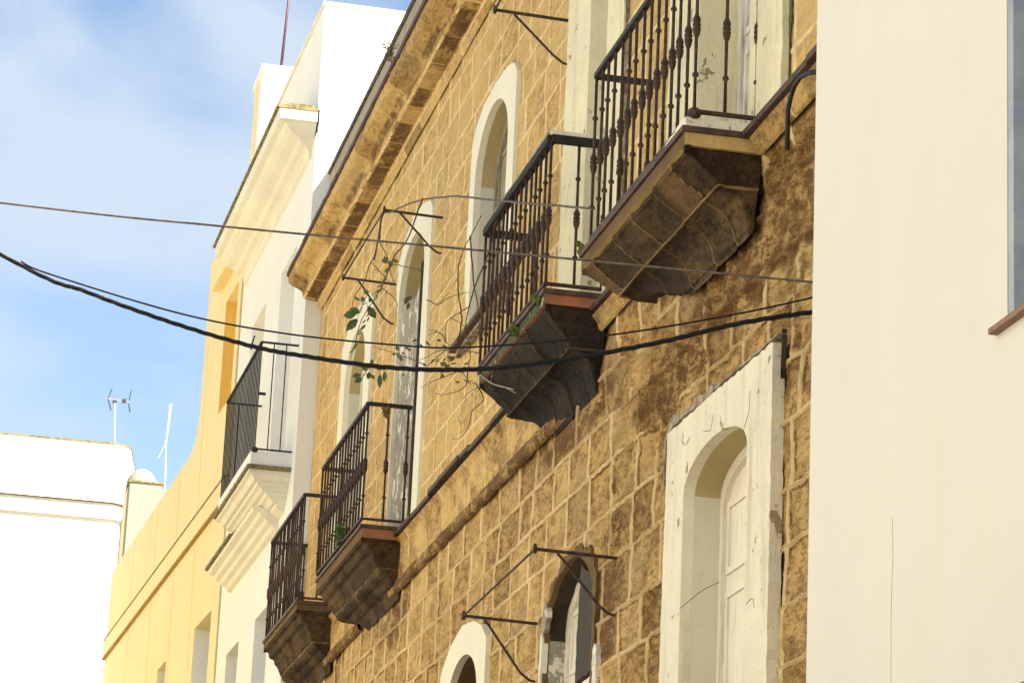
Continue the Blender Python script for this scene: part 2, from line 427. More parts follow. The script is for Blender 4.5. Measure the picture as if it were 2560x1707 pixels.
# displaced stone surface from a parametric grid --------------------------------
def stone_grid(name, P, U, V, rows, spc, seed, mat, parent, mw=0.016, amp=0.014, cut=None, dark=None, wear=None, flip=False, extra_cols=None, offset=True, label=None, smooth=True, line=0.35, tone=1.0, mfade=1.0, vj_wide=1.0, centre=0.0):
    nu, nv = U.shape
    du_ = np.gradient(P, axis=0); dv_ = np.gradient(P, axis=1)
    N = np.cross(du_, dv_); N /= (np.linalg.norm(N, axis=2, keepdims=True) + 1e-9)
    if flip: N = -N
    X, Y, Z = P[..., 0], P[..., 1], P[..., 2]
    Ud = U + 0.022 * (fbm(Y * 5 + seed, Z * 5, X * 5, 3) - 0.5) + 0.014 * (fbm(Y * 22, Z * 22 + seed, X * 22, 2) - 0.5)
    Vd = V + 0.015 * (fbm(Y * 5 - seed, Z * 5 + 40, X * 5, 3) - 0.5) + 0.010 * (fbm(Y * 22, Z * 22 + 9 + seed, X * 22, 2) - 0.5)
    rows = np.array(rows, float)
    ri = np.searchsorted(rows, Vd)
    dist = np.min(np.abs(Vd[..., None] - rows[None, None, :]), axis=2) if len(rows) else np.full(U.shape, 9.0)
    rnd = np.random.RandomState(seed)
    bid = np.zeros(U.shape); umin, umax = U.min() - 1, U.max() + 1
    dj = np.full(U.shape, 9.0)
    for r in range(len(rows) + 1):
        lo = spc[0] if not callable(spc) else spc(r)[0]; hi = spc[1] if not callable(spc) else spc(r)[1]
        js = [umin + rnd.rand() * hi]
        while js[-1] < umax: js.append(js[-1] + lo + (hi - lo) * rnd.rand())
        js = np.array(js)
        mk = ri == r
        if not mk.any(): continue
        u = Ud[mk]
        k = np.clip(np.searchsorted(js, u), 1, len(js) - 1)
        dj[mk] = np.minimum(np.abs(u - js[k - 1]), np.abs(u - js[k]))
        bid[mk] = _h(k, np.full(k.shape, r), np.full(k.shape, seed))
    if extra_cols is not None:
        dj = np.minimum(dj, np.min(np.abs(Ud[..., None] - np.array(extra_cols)[None, None, :]), axis=2))
    d = np.minimum(dist, dj / vj_wide)
    w = mw * (0.6 + 0.8 * fbm(Y * 3 + 5, Z * 3, X * 3, 3))
    mor = 1 - sstep(w * 0.75, w * 1.5, d)
    big = fbm(Y * 2.3 + seed, Z * 2.3, X * 2.3, 4)
    fine = fbm(Y * 14, Z * 14, X * 14 + seed, 4, 0.6)
    wr_ = np.zeros(U.shape) if wear is None else wear
    edge = sstep(0.0, 0.05, d - w)           # blocks sink toward the middle
    h = (mor - 1) * 0.005 * line + (1 - mor) * (-(bid ** 1.5) * amp * (0.4 + 1.2 * wr_) * edge - (1 - fine) * amp * (0.5 + 1.5 * wr_))
    h = h - wr_ * (fbm(Y * 7, Z * 7, X * 7, 5, 0.6)) * amp * 4.0
    mor = mor * (1 - np.clip(wr_ - 0.75, 0, 1) * 3.2).clip(0, 1)
    if offset: P = P + N * h[..., None]
    dk = (np.zeros(U.shape) if dark is None else dark)
    gate = sstep(0.50, 0.58, fbm(Y * 2.1 + 30, Z * 4.2, X * 3, 3)) * line
    dk = dk + 0.95 * gate * (sstep(w * 1.15, w * 1.4, d) * sstep(w * 1.4 + 0.012, w * 1.4 + 0.003, d))
    dk = dk + 0.9 * centre * sstep(0.0055, 0.002, dist) * sstep(0.42, 0.52, fbm(Y * 1.7 + 80, Z * 3, X, 3))
    h = h - 0.012 * gate * (sstep(w * 1.1, w * 1.4, d) * sstep(w * 1.4 + 0.014, w * 1.4 + 0.004, d)) if False else h
    col = np.zeros(U.shape + (4,), np.float32)
    col[..., 0] = mor * mfade; col[..., 1] = bid * tone; col[..., 2] = np.clip(dk, 0, 1); col[..., 3] = 1
    idx = np.arange(nu * nv).reshape(nu, nv)
    q = np.stack([idx[:-1, :-1], idx[1:, :-1], idx[1:, 1:], idx[:-1, 1:]], -1)
    if flip: q = q[..., ::-1]
    if cut is not None:
        q = q[~cut]
    q = q.reshape(-1, 4)
    o_ = ORG.get(parent.name, Vector((0, 0, 0)))
    co = (P.reshape(-1, 3) - np.array(o_)[None, :]).astype(np.float32)
    me = bpy.data.meshes.new(name)
    me.vertices.add(len(co)); me.vertices.foreach_set('co', co.ravel())
    me.loops.add(q.size); me.loops.foreach_set('vertex_index', q.astype(np.int32).ravel())
    me.polygons.add(len(q)); me.polygons.foreach_set('loop_start', np.arange(0, q.size, 4, dtype=np.int32))
    me.update(calc_edges=True); me.validate()
    a = me.color_attributes.new('blk', 'FLOAT_COLOR', 'POINT')
    a.data.foreach_set('color', col.reshape(-1, 4).ravel())
    if smooth: me.shade_smooth()
    me.materials.append(M[mat])
    ob = bpy.data.objects.new(name, me); COL.objects.link(ob); ob.parent = parent
    ORG[ob.name] = o_
    if label: ob['label'] = label
    return ob

def copy_part(o, dloc, parent):
    c = o.copy(); COL.objects.link(c); c.parent = parent
    c.location = Vector(o.location) + Vector(dloc); ORG[c.name] = ORG.get(o.name, Vector())
    return c

# ------------------------------------------------------------------ ground and streets
MB().box(-400, 400, -300, 900, -0.5, 0.0).build('ground', 'paving').__setitem__('kind', 'structure')
r_ = MB().box(-6.3, -1.2, -60, 48, 0.004, 0.012).build('road', 'asphalt'); r_['kind'] = 'structure'
r_ = MB().box(-1.19, -0.02, -60, 29.2, 0.0041, 0.13).build('pavement', 'paving'); r_['kind'] = 'structure'
r_ = MB().box(-7.48, -6.31, -60, 46, 0.0041, 0.13).build('far_pavement', 'paving'); r_['kind'] = 'structure'

# ------------------------------------------------------------------ the sandstone house
YE = 29.33
SB = empty('stone_house', (0, 12.2, 0), 'weathered golden sandstone house with four iron balconies and a heavy cornice', 'house')
# openings: outer plaster outline, inner opening
W_A_in = arch(19.87, 21.06, 7.80, 9.0, 9.45); W_A_out = [(19.64, 7.80), (19.64, 9.42), (19.76, 9.52), (19.98, 9.575), (20.4, 9.60), (20.85, 9.575), (21.1, 9.5), (21.24, 9.38), (21.27, 8.4), (21.14, 8.0), (21.12, 7.80)]
W_B_in = arch(23.12, 24.3, 6.82, 9.0, 9.43); W_B_out = [(22.86, 6.82), (22.86, 9.42), (23.0, 9.52), (23.3, 9.59), (23.75, 9.62), (24.1, 9.55), (24.40, 9.4), (24.44, 9.2), (24.40, 9.02), (24.33, 8.92), (24.335, 6.82)]
W_C_in = arch(26.05, 27.22, 6.82, 8.95, 9.40); W_C_out = [(25.72, 6.82), (25.72, 9.45), (25.95, 9.58), (26.6, 9.62), (27.1, 9.6), (27.5, 9.45), (27.55, 6.82)]
D_1_in = arch(13.66, 14.66, 6.82, 8.9, 9.2); D_1_out = [(13.1, 6.82), (13.1, 9.5), (15.28, 9.5), (15.3, 6.82)]
D_2_in = arch(16.86, 17.33, 6.82, 9.15, 9.3); D_2_out = [(16.44, 6.82), (16.44, 9.5), (17.98, 9.5), (18.0, 6.82)]
L_1_in = arch(13.54, 14.70, 3.0, 5.20, 5.385); L_1_out = [(13.14, 3.0), (13.14, 5.61), (15.06, 5.62), (15.12, 3.0)]
L_2_in = arch(16.77, 18.03, 3.0, 5.05, 5.385); L_2_out = [(16.70, 3.0), (16.70, 5.16), (16.86, 5.36), (17.15, 5.43), (17.55, 5.43), (17.88, 5.32), (18.09, 5.14), (18.10, 3.0)]
L_3_in = arch(20.06, 21.15, 3.0, 5.0, 5.33); L_3_out = [(19.76, 3.0), (19.8, 5.32), (19.98, 5.44), (20.3, 5.53), (20.7, 5.56), (21.1, 5.48), (21.4, 5.34), (21.5, 5.2), (21.55, 3.0)]
L_2_in = [L_2_in[0]] + rough_outline(L_2_in, 0.05, 0.014, 31, closed=False)[1:] + [L_2_in[-1]]
OPEN = [W_A_in, W_B_in, W_C_in, D_1_in, D_2_in, L_1_in, L_2_in, L_3_in]

ys = np.concatenate([np.arange(11.9, 18.0, 0.018), np.arange(18.0, 22.0, 0.024), np.arange(22.0, YE, 0.032), [YE]])
zs = np.concatenate([np.arange(3.7, 7.2, 0.008), np.arange(7.2, 10.46, 0.012)])
YY, ZZ = np.meshgrid(ys, zs, indexing='ij')
PP = np.stack([np.zeros_like(YY), YY, ZZ], -1)
yc = (YY[:-1, :-1] + YY[1:, 1:]) / 2; zc = (ZZ[:-1, :-1] + ZZ[1:, 1:]) / 2
cut = np.zeros(yc.shape, bool)
for o in OPEN: cut |= in_poly(yc, zc, grow(o, 0.03))
nz = fbm(YY * 1.6, ZZ * 1.6, None, 5)
nz2 = fbm(YY * 5 + 3, ZZ * 5, None, 5, 0.6)
def blob(y0, z0, ry, rz, k=0.6):
    return np.clip(1 - ((YY - y0) / ry) ** 2 - ((ZZ - z0) / rz) ** 2 + (nz2 - 0.5) * k * 3, 0, 1)
# areas where the masonry has rotted
wear = 0.10 + 0.45 * sstep(18.5, 13.0, YY) * sstep(6.9, 6.2, ZZ) + 0.35 * sstep(0.52, 0.68, nz)
wear = wear + 1.0 * sstep(0.1, 0.6, blob(15.6, 5.98, 1.1, 0.36)) + 0.9 * sstep(0.1, 0.6, blob(13.3, 6.28, 1.5, 0.42))
wear = wear + 0.7 * sstep(0.1, 0.6, blob(16.2, 6.3, 0.8, 0.28)) + 0.5 * sstep(0.1, 0.6, blob(15.4, 5.6, 0.3, 0.3))
wear = np.clip(wear, 0, 1.25) * np.where(ZZ > 6.85, 0.35, 1.0)
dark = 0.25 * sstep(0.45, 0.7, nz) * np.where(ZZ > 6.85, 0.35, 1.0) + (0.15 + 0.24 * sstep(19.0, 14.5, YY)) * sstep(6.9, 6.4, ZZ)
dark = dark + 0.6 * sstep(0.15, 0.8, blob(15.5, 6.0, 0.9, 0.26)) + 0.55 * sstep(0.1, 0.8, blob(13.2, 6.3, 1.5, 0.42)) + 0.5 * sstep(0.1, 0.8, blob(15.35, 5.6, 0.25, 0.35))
dark = dark + 0.45 * sstep(0.1, 0.9, blob(17.3, 6.3, 1.6, 0.32)) + 0.6 * sstep(0.05, 0.8, blob(17.6, 6.34, 1.1, 0.22)) + 0.6 * sstep(0.1, 0.9, blob(24.1, 6.2, 1.2, 0.26)) + 0.6 * sstep(0.1, 0.9, blob(14.0, 6.2, 0.9, 0.2)) + 0.6 * sstep(0.1, 0.8, blob(16.5, 5.0, 0.35, 0.55))  # soot mixed with balcony shade, painted into the stone colour
rows = [3.45, 3.75, 4.03, 4.31, 4.60, 4.87, 5.20, 5.50, 5.82, 6.10, 6.40, 6.79, 7.06, 7.36, 7.66, 7.94, 8.24, 8.53, 8.83, 9.11, 9.41, 9.69, 9.98, 10.25]
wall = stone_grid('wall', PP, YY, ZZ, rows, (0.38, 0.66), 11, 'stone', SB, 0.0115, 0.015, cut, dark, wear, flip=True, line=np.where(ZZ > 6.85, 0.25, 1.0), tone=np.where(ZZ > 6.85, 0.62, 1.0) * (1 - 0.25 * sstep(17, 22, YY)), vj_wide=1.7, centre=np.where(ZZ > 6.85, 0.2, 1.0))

# plain continuation of the walls, roof and back (never lit into)
b = MB()
b.plate([(11.9, 0), (YE, 0), (YE, 3.72), (11.9, 3.72)], [[(13.54, 1.0), (14.7, 1.0), (14.7, 3.4), (13.54, 3.4)], [(16.77, 1.0), (18.03, 1.0), (18.03, 3.4), (16.77, 3.4)], [(20.06, 1.0), (21.15, 1.0), (21.15, 3.4), (20.06, 3.4)]], 0.006, 0.4)
b.box(0.005, 8, 11.9, 12.15, 0, 10.4).box(0.005, 8, YE - 0.3, YE - 0.004, 0, 10.4).box(7.7, 8, 12.2, YE - 0.31, 0, 10.4).box(0.02, 8, 11.9, YE - 0.004, 10.41, 10.74)
b.build('side_wall', M['stone'], SB)
MB().box(0.55, 0.75, 12.2, YE - 0.35, 0.1, 10.4).build('inner_wall', 'dark', SB)
MB().box(0.0, 0.26, 11.9, YE - 0.005, 10.745, 11.86).build('parapet', 'parapet', SB)
MB().plate(rough_outline([(11.9, 11.861), (YE + 0.01, 11.861), (YE + 0.01, 11.915), (11.9, 11.915)], 0.12, 0.006, 5), [], -0.02, 0.3).build('coping', 'coping', SB)

# cornice: profile swept along the street, big blocks with pale joints
cp = [(0.0, 10.385), (0.014, 10.395), (0.022, 10.43), (0.034, 10.47), (0.05, 10.478), (0.185, 10.487), (0.197, 10.492), (0.203, 10.55), (0.215, 10.568), (0.25, 10.59), (0.285, 10.603), (0.32, 10.615), (0.345, 10.63), (0.355, 10.655), (0.358, 10.70)]
def resample(prof, step):
    pts = [Vector(p) for p in prof]; out = [pts[0]]
    for a, c in zip(pts, pts[1:]):
        k = max(1, int((c - a).length / step))
        out += [a + (c - a) * (i + 1) / k for i in range(k)]
    return out
cpr = resample(cp, 0.009)
vl = np.concatenate([[0], np.cumsum([(b_ - a_).length for a_, b_ in zip(cpr, cpr[1:])])])
ysc = np.concatenate([np.arange(18.0, 24.0, 0.022), np.arange(24.0, YE, 0.03), [YE + 0.002]])
Uc, Vc = np.meshgrid(ysc, vl, indexing='ij')
po = np.array([p.x for p in cpr]); pz = np.array([p.y for p in cpr])
Pc = np.stack([-np.broadcast_to(po, Uc.shape), Uc, np.broadcast_to(pz, Uc.shape)], -1)
ncs = fbm(Uc * 3, Vc * 8, None, 4)
wearc = 0.4 + 0.6 * sstep(0.45, 0.7, ncs)
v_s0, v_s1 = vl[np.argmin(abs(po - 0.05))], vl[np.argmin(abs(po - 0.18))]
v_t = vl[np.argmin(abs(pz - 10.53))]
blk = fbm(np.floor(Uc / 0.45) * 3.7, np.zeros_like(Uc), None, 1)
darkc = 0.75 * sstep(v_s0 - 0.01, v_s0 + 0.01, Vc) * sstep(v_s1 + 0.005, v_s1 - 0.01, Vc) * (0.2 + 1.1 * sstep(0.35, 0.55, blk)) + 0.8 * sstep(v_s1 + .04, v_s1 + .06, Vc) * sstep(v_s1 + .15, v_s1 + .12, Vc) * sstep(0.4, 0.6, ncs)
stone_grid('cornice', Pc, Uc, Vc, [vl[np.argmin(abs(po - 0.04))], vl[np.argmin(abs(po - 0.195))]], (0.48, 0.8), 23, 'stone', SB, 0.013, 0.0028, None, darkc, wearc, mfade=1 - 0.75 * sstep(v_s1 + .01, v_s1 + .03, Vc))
# end face of the cornice, dark tile lip, top
e_ = MB(); e_.add([(-p.x, YE + 0.002, p.y) for p in cpr] + [(0, YE + 0.002, 10.70)], [tuple(range(len(cpr) + 1))]); e_.build('cornice_end', 'cement', SB)
lip = MB()
y_ = 17.0
rr = random.Random(3)
while y_ < YE:
    L_ = rr.uniform(0.25, 0.4); o_ = rr.uniform(-0.004, 0.004)
    lip.box(-0.385 + o_, -0.0, y_, min(y_ + L_ - 0.0005, YE + 0.004), 10.697, 10.744 + o_ * .6)
    y_ += L_
lip.build('roof_tile_lip', 'tile', SB)

# string course between the storeys
def course(y0, y1, seed, lower=True, out=0.0):
    sp_ = [(0.0, 6.355), (0.026, 6.36), (0.032, 6.366), (0.035, 6.40), (0.034, 6.43), (0.028, 6.437), (0.012, 6.44), (0.02, 6.60), (0.025, 6.72), (0.05, 6.75), (0.065, 6.765)] if lower else [(0.0, 6.68), (0.018, 6.69), (0.03, 6.72), (0.05, 6.75), (0.062, 6.768)]
    pr_ = resample(sp_, 0.009)
    vl_ = np.concatenate([[0], np.cumsum([(b_ - a_).length for a_, b_ in zip(pr_, pr_[1:])])])
    U_, V_ = np.meshgrid(np.arange(y0, y1 + 0.02, 0.02), vl_, indexing='ij')
    o_ = np.array([p.x for p in pr_]) + out; z_ = np.array([p.y for p in pr_])
    fade = sstep(17.6, 18.5, U_) if lower and y0 < 20 else 1.0
    P_ = np.stack([-np.broadcast_to(o_, U_.shape) * fade + (0.012 * (1 - fade)), U_, np.broadcast_to(z_, U_.shape)], -1)
    vm = vl_[np.argmin(abs(z_ - 6.435))] if lower else -1
    n_ = fbm(U_ * 4, V_ * 6 + seed, None, 4)
    dk_ = (0.95 * sstep(vm + 0.01, vm - 0.01, V_) if lower else 0) + 0.4 * sstep(0.45, 0.65, n_)
    return stone_grid('string_course', P_, U_, V_, [vm] if lower else [], (0.6, 1.2), seed, 'stone', SB, 0.010, 0.003, None, dk_, 0.35 + 0.6 * sstep(0.4, 0.7, n_))
course(17.7, 23.9, 31); course(25.4, 27.4, 32); course(11.9, 13.5, 33, False); course(15.2, 16.9, 34, False)
rr = random.Random(9)
for (a_, b_) in ((11.9, 13.52), (15.74, 16.73), (18.7, 23.43), (25.85, 26.98)):
    y_ = a_; tl = MB()
    while y_ < b_:
        L_ = rr.uniform(0.28, 0.9); dz = rr.uniform(-0.004, 0.008) + (0.022 if 20.4 < y_ < 21.8 else 0)
        tl.box(-0.098 + rr.uniform(-0.008, 0.008), 0.0, y_, min(y_ + L_ - 0.0006, b_), 6.772 + dz, 6.806 + dz); y_ += L_
    tl.build('string_course_tile', 'tile', SB)

def leaf_panels(parent, y0, y1, zb, zt, x, mat, name='shutter', inner=None, frame=0.05, panel=True, label=None):
    """door or shutter leaves closing an opening"""
    s_ = MB()
    poly = inner
    s_.plate(poly, [], x, x + 0.035)
    o1 = s_.build(name, mat, parent, label=label)
    f_ = MB()
    n_ = len(poly)
    c = ((y0 + y1) / 2)
    # frame following the opening
    sm = [(c + (p[0] - c) * (1 - frame / (abs(p[0] - c) + 1e-6)) if abs(p[0] - c) > 0.1 else p[0], p[1] - (frame if p[1] > zb + 0.01 else -0.0)) for p in poly]
    v_ = [(x - 0.03, *p) for p in poly] + [(x - 0.03, *p) for p in sm] + [(x, *p) for p in sm]
    q_ = []
    for i in range(n_ - 1):
        q_ += [(i, i + 1, n_ + i + 1, n_ + i), (n_ + i, n_ + i + 1, 2 * n_ + i + 1, 2 * n_ + i)]
    f_.add(v_, q_)
    f_.box(x - 0.022, x - 0.001, c - 0.022, c + 0.022, zb, zt - 0.06)
    if panel:
        for a_, b_ in ((y0 + frame + 0.02, c - 0.04), (c + 0.04, y1 - frame - 0.02)):
            z0 = zb + 0.1
            while z0 < zt - 0.3:
                z1 = min(z0 + 0.75, zt - 0.22)
                for (ya, yb, za, zb2) in ((a_, a_ + 0.035, z0, z1), (b_ - 0.035, b_, z0, z1), (a_ + 0.036, b_ - 0.036, z0, z0 + 0.035), (a_ + 0.036, b_ - 0.036, z1 - 0.035, z1)):
                    f_.box(x - 0.012, x - 0.0012, ya, yb, za, zb2)
                z0 = z1 + 0.09
    f_.build('frame', mat, o1)
    return o1

def window(name, outer, inner, proud, depth, msur, mrev, msof, leafmat, label=None, seed=0, amp=0.008, zsof=None, leafx=None, frame=0.05, hide=None):
    zb = min(p[1] for p in inner)
    # a surround with the opening: the foot stays open, so the hole is joined to the outline
    o_ = rough_outline(outer, 0.045, amp, seed, closed=False) + [outer[-1]]
    ring = o_ + list(reversed(inner))
    s_ = MB().plate(ring, [], -proud, 0.03)
    par = s_.build(name, msur, SB, label=label)
    n_ = len(inner)
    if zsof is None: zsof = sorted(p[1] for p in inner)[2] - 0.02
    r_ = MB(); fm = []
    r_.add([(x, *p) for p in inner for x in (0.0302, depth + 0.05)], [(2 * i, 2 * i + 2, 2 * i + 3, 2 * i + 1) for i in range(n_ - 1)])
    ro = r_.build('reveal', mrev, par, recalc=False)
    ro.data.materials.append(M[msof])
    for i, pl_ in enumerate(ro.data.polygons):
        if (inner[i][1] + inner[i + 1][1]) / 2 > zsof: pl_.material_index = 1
    if leafmat: leaf_panels(par, min(p[0] for p in inner), max(p[0] for p in inner), zb, max(p[1] for p in inner), depth, leafmat, inner=inner, frame=frame)
    return par
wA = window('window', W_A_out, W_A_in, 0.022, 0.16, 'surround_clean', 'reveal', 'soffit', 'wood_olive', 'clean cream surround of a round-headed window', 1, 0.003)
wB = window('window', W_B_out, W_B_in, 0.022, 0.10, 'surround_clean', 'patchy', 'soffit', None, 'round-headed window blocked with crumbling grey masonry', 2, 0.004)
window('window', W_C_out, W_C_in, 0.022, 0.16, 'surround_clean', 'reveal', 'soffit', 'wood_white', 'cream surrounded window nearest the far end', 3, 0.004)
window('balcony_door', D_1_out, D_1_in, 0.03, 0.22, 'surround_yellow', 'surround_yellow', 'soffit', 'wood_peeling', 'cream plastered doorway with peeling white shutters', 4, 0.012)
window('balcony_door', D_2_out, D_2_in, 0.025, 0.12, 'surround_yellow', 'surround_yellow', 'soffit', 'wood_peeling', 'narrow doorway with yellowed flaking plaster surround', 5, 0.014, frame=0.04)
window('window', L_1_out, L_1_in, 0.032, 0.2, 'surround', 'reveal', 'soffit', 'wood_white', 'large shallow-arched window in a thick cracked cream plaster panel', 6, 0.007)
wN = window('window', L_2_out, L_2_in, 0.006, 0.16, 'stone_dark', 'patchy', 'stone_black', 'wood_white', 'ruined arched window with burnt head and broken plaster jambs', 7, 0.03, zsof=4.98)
window('window', L_3_out, L_3_in, 0.022, 0.42, 'surround_clean', 'stone_dark', 'stone_dark', 'dark', 'small arched window, open and dark inside', 8, 0.003)  # dark-coloured leaf stands in for the shade inside the open window
MB().box(-0.10, 0.0, 19.55, 21.38, 7.765, 7.797).build('sill', 'tile', wA)
MB().box(-0.055, 0.0, 19.6, 21.3, 7.735, 7.7645).build('sill_bed', 'cement', wA)
# masonry fill of the blocked window: rough infill with a broken top edge, an old pipe at its side
fill = rough_outline([(23.13, 6.82), (23.13, 9.18), (23.3, 9.02), (23.45, 8.98), (23.6, 8.86), (23.85, 8.9), (24.05, 8.98), (24.29, 8.94), (24.29, 6.82)], 0.05, 0.03, 12)
MB().plate(fill, [], 0.012, 0.2).build('masonry_infill', 'patchy', wB)
MB().plate(rough_outline([(23.13, 6.82), (23.13, 9.43), (24.29, 9.43), (24.29, 6.82)], .2, .0, 1), [], 0.21, 0.25).build('back_panel', 'soffit', wB)
MB().tube([(0.0, 23.2, 6.85), (0.0, 23.19, 8.2), (0.005, 23.2, 9.05)], 0.035, 8).build('rotten_post', 'wood_dark', wB)
# charred lintel and shutter head of the ruined window
MB().plate(rough_outline([(16.8, 4.62), (16.8, 5.06), (16.95, 5.22), (17.2, 5.32), (17.25, 4.95), (17.25, 4.62)], 0.04, 0.01, 4), [], 0.02, 0.06).build('charred_shutter_head', 'wood_dark', wN)
# broken dark joints where the old plaster panels have come away from the stone
def ragged(path, w0, w1, seed, mat, x=-0.006, name='broken_joint'):
    q = random.Random(seed); L_, R_ = [], []
    P_ = []
    for a_, b_ in zip(path, path[1:]):
        a_, b_ = Vector(a_), Vector(b_); k = max(1, int((b_ - a_).length / 0.035))
        P_ += [a_ + (b_ - a_) * (i / k) for i in range(k)]
    P_.append(Vector(path[-1]))
    w = (w0 + w1) / 2; sh = 0
    for i, p in enumerate(P_):
        d = (P_[min(i + 1, len(P_) - 1)] - P_[max(i - 1, 0)]).normalized(); n_ = Vector((-d.y, d.x))
        w = min(w1, max(w0, w + q.uniform(-1, 1) * (w1 - w0) * .5)); sh = min(.5, max(-.5, sh + q.uniform(-.3, .3)))
        if i in (0, len(P_) - 1): w = w0 * .3
        L_.append(tuple(p + n_ * w * (1 + sh))); R_.append(tuple(p - n_ * w * (1 - sh)))
    return MB().plate(L_ + R_[::-1], [], x, 0.02).build(name, mat, SB)
ragged([(15.13, 3.4), (15.12, 4.6), (15.1, 5.55)], 0.004, 0.022, 1, 'gap', -0.003)
ragged([(15.15, 5.35), (15.14, 5.6), (15.0, 5.66), (14.2, 5.64)], 0.012, 0.035, 7, 'cement', -0.022)
ragged([(14.3, 5.645), (13.6, 5.64), (13.08, 5.635)], 0.004, 0.011, 8, 'cement', -0.026)
ragged([(13.10, 5.42), (13.085, 5.66)], 0.002, 0.014, 3, 'gap', -0.004)
ragged([(18.02, 6.9), (18.03, 8.2), (18.02, 9.5)], 0.006, 0.03, 4, 'cement')
ragged([(18.1, 3.75), (18.12, 4.4), (18.12, 5.0), (18.0, 5.24)], 0.01, 0.075, 41, 'patchy', -0.012, 'plaster_remnant')
ragged([(18.06, 4.3), (18.06, 5.05)], 0.005, 0.035, 42, 'white_kerb', -0.02, 'plaster_remnant')
ragged([(16.68, 3.75), (16.67, 4.4), (16.66, 4.75)], 0.006, 0.05, 43, 'white_kerb', -0.012, 'plaster_remnant')
ragged([(15.32, 6.9), (15.32, 9.4)], 0.004, 0.02, 5, 'cement')
ragged([(13.07, 6.84), (13.06, 7.6), (13.07, 9.4)], 0.006, 0.028, 6, 'coping', -0.004)
ragged([(16.44, 6.84), (16.42, 7.6), (16.43, 9.4)], 0.006, 0.028, 16, 'cement', -0.015)
for i, c_ in enumerate([[(13.98, 4.60), (14.3, 4.615), (14.7, 4.60)], [(14.35, 5.46), (14.26, 5.44), (14.20, 5.435), (14.17, 5.50)], [(14.75, 5.50), (14.68, 5.465), (14.6, 5.49)], [(13.62, 5.28), (13.56, 5.33), (13.52, 5.36), (13.5, 5.46)], [(13.5, 4.4), (13.4, 4.41), (13.35, 4.36)]]):
    c_ = [(-0.0322, a + random.uniform(-.01, .01), b) for a, b in c_]
    MB().tube(spline(c_, 5), 0.0018, 4).build('crack', 'gap', SB)

# ------------------------------------------------------------------ balconies
def bal_prof(h, top=True):
    """turned iron bar: foot collar, double bulb in the middle, top collar"""
    k = h
    col = lambda z: [(0.0085, z - 0.014), (0.0165, z - 0.006), (0.0175, z), (0.0165, z + 0.006), (0.0085, z + 0.014)]
    knob = lambda z: [(0.0095, z - 0.066), (0.017, z - 0.05), (0.0205, z - 0.03), (0.0225, z - 0.018), (0.015, z - 0.010), (0.0215, z - 0.004), (0.0225, z + 0.006), (0.0155, z + 0.014), (0.0215, z + 0.022), (0.0205, z + 0.034), (0.0145, z + 0.048), (0.0095, z + 0.06)]
    return [(0.0095, 0)] + col(0.19 * k) + knob(0.465 * k) + col(0.745 * k) + [(0.0095, k)]

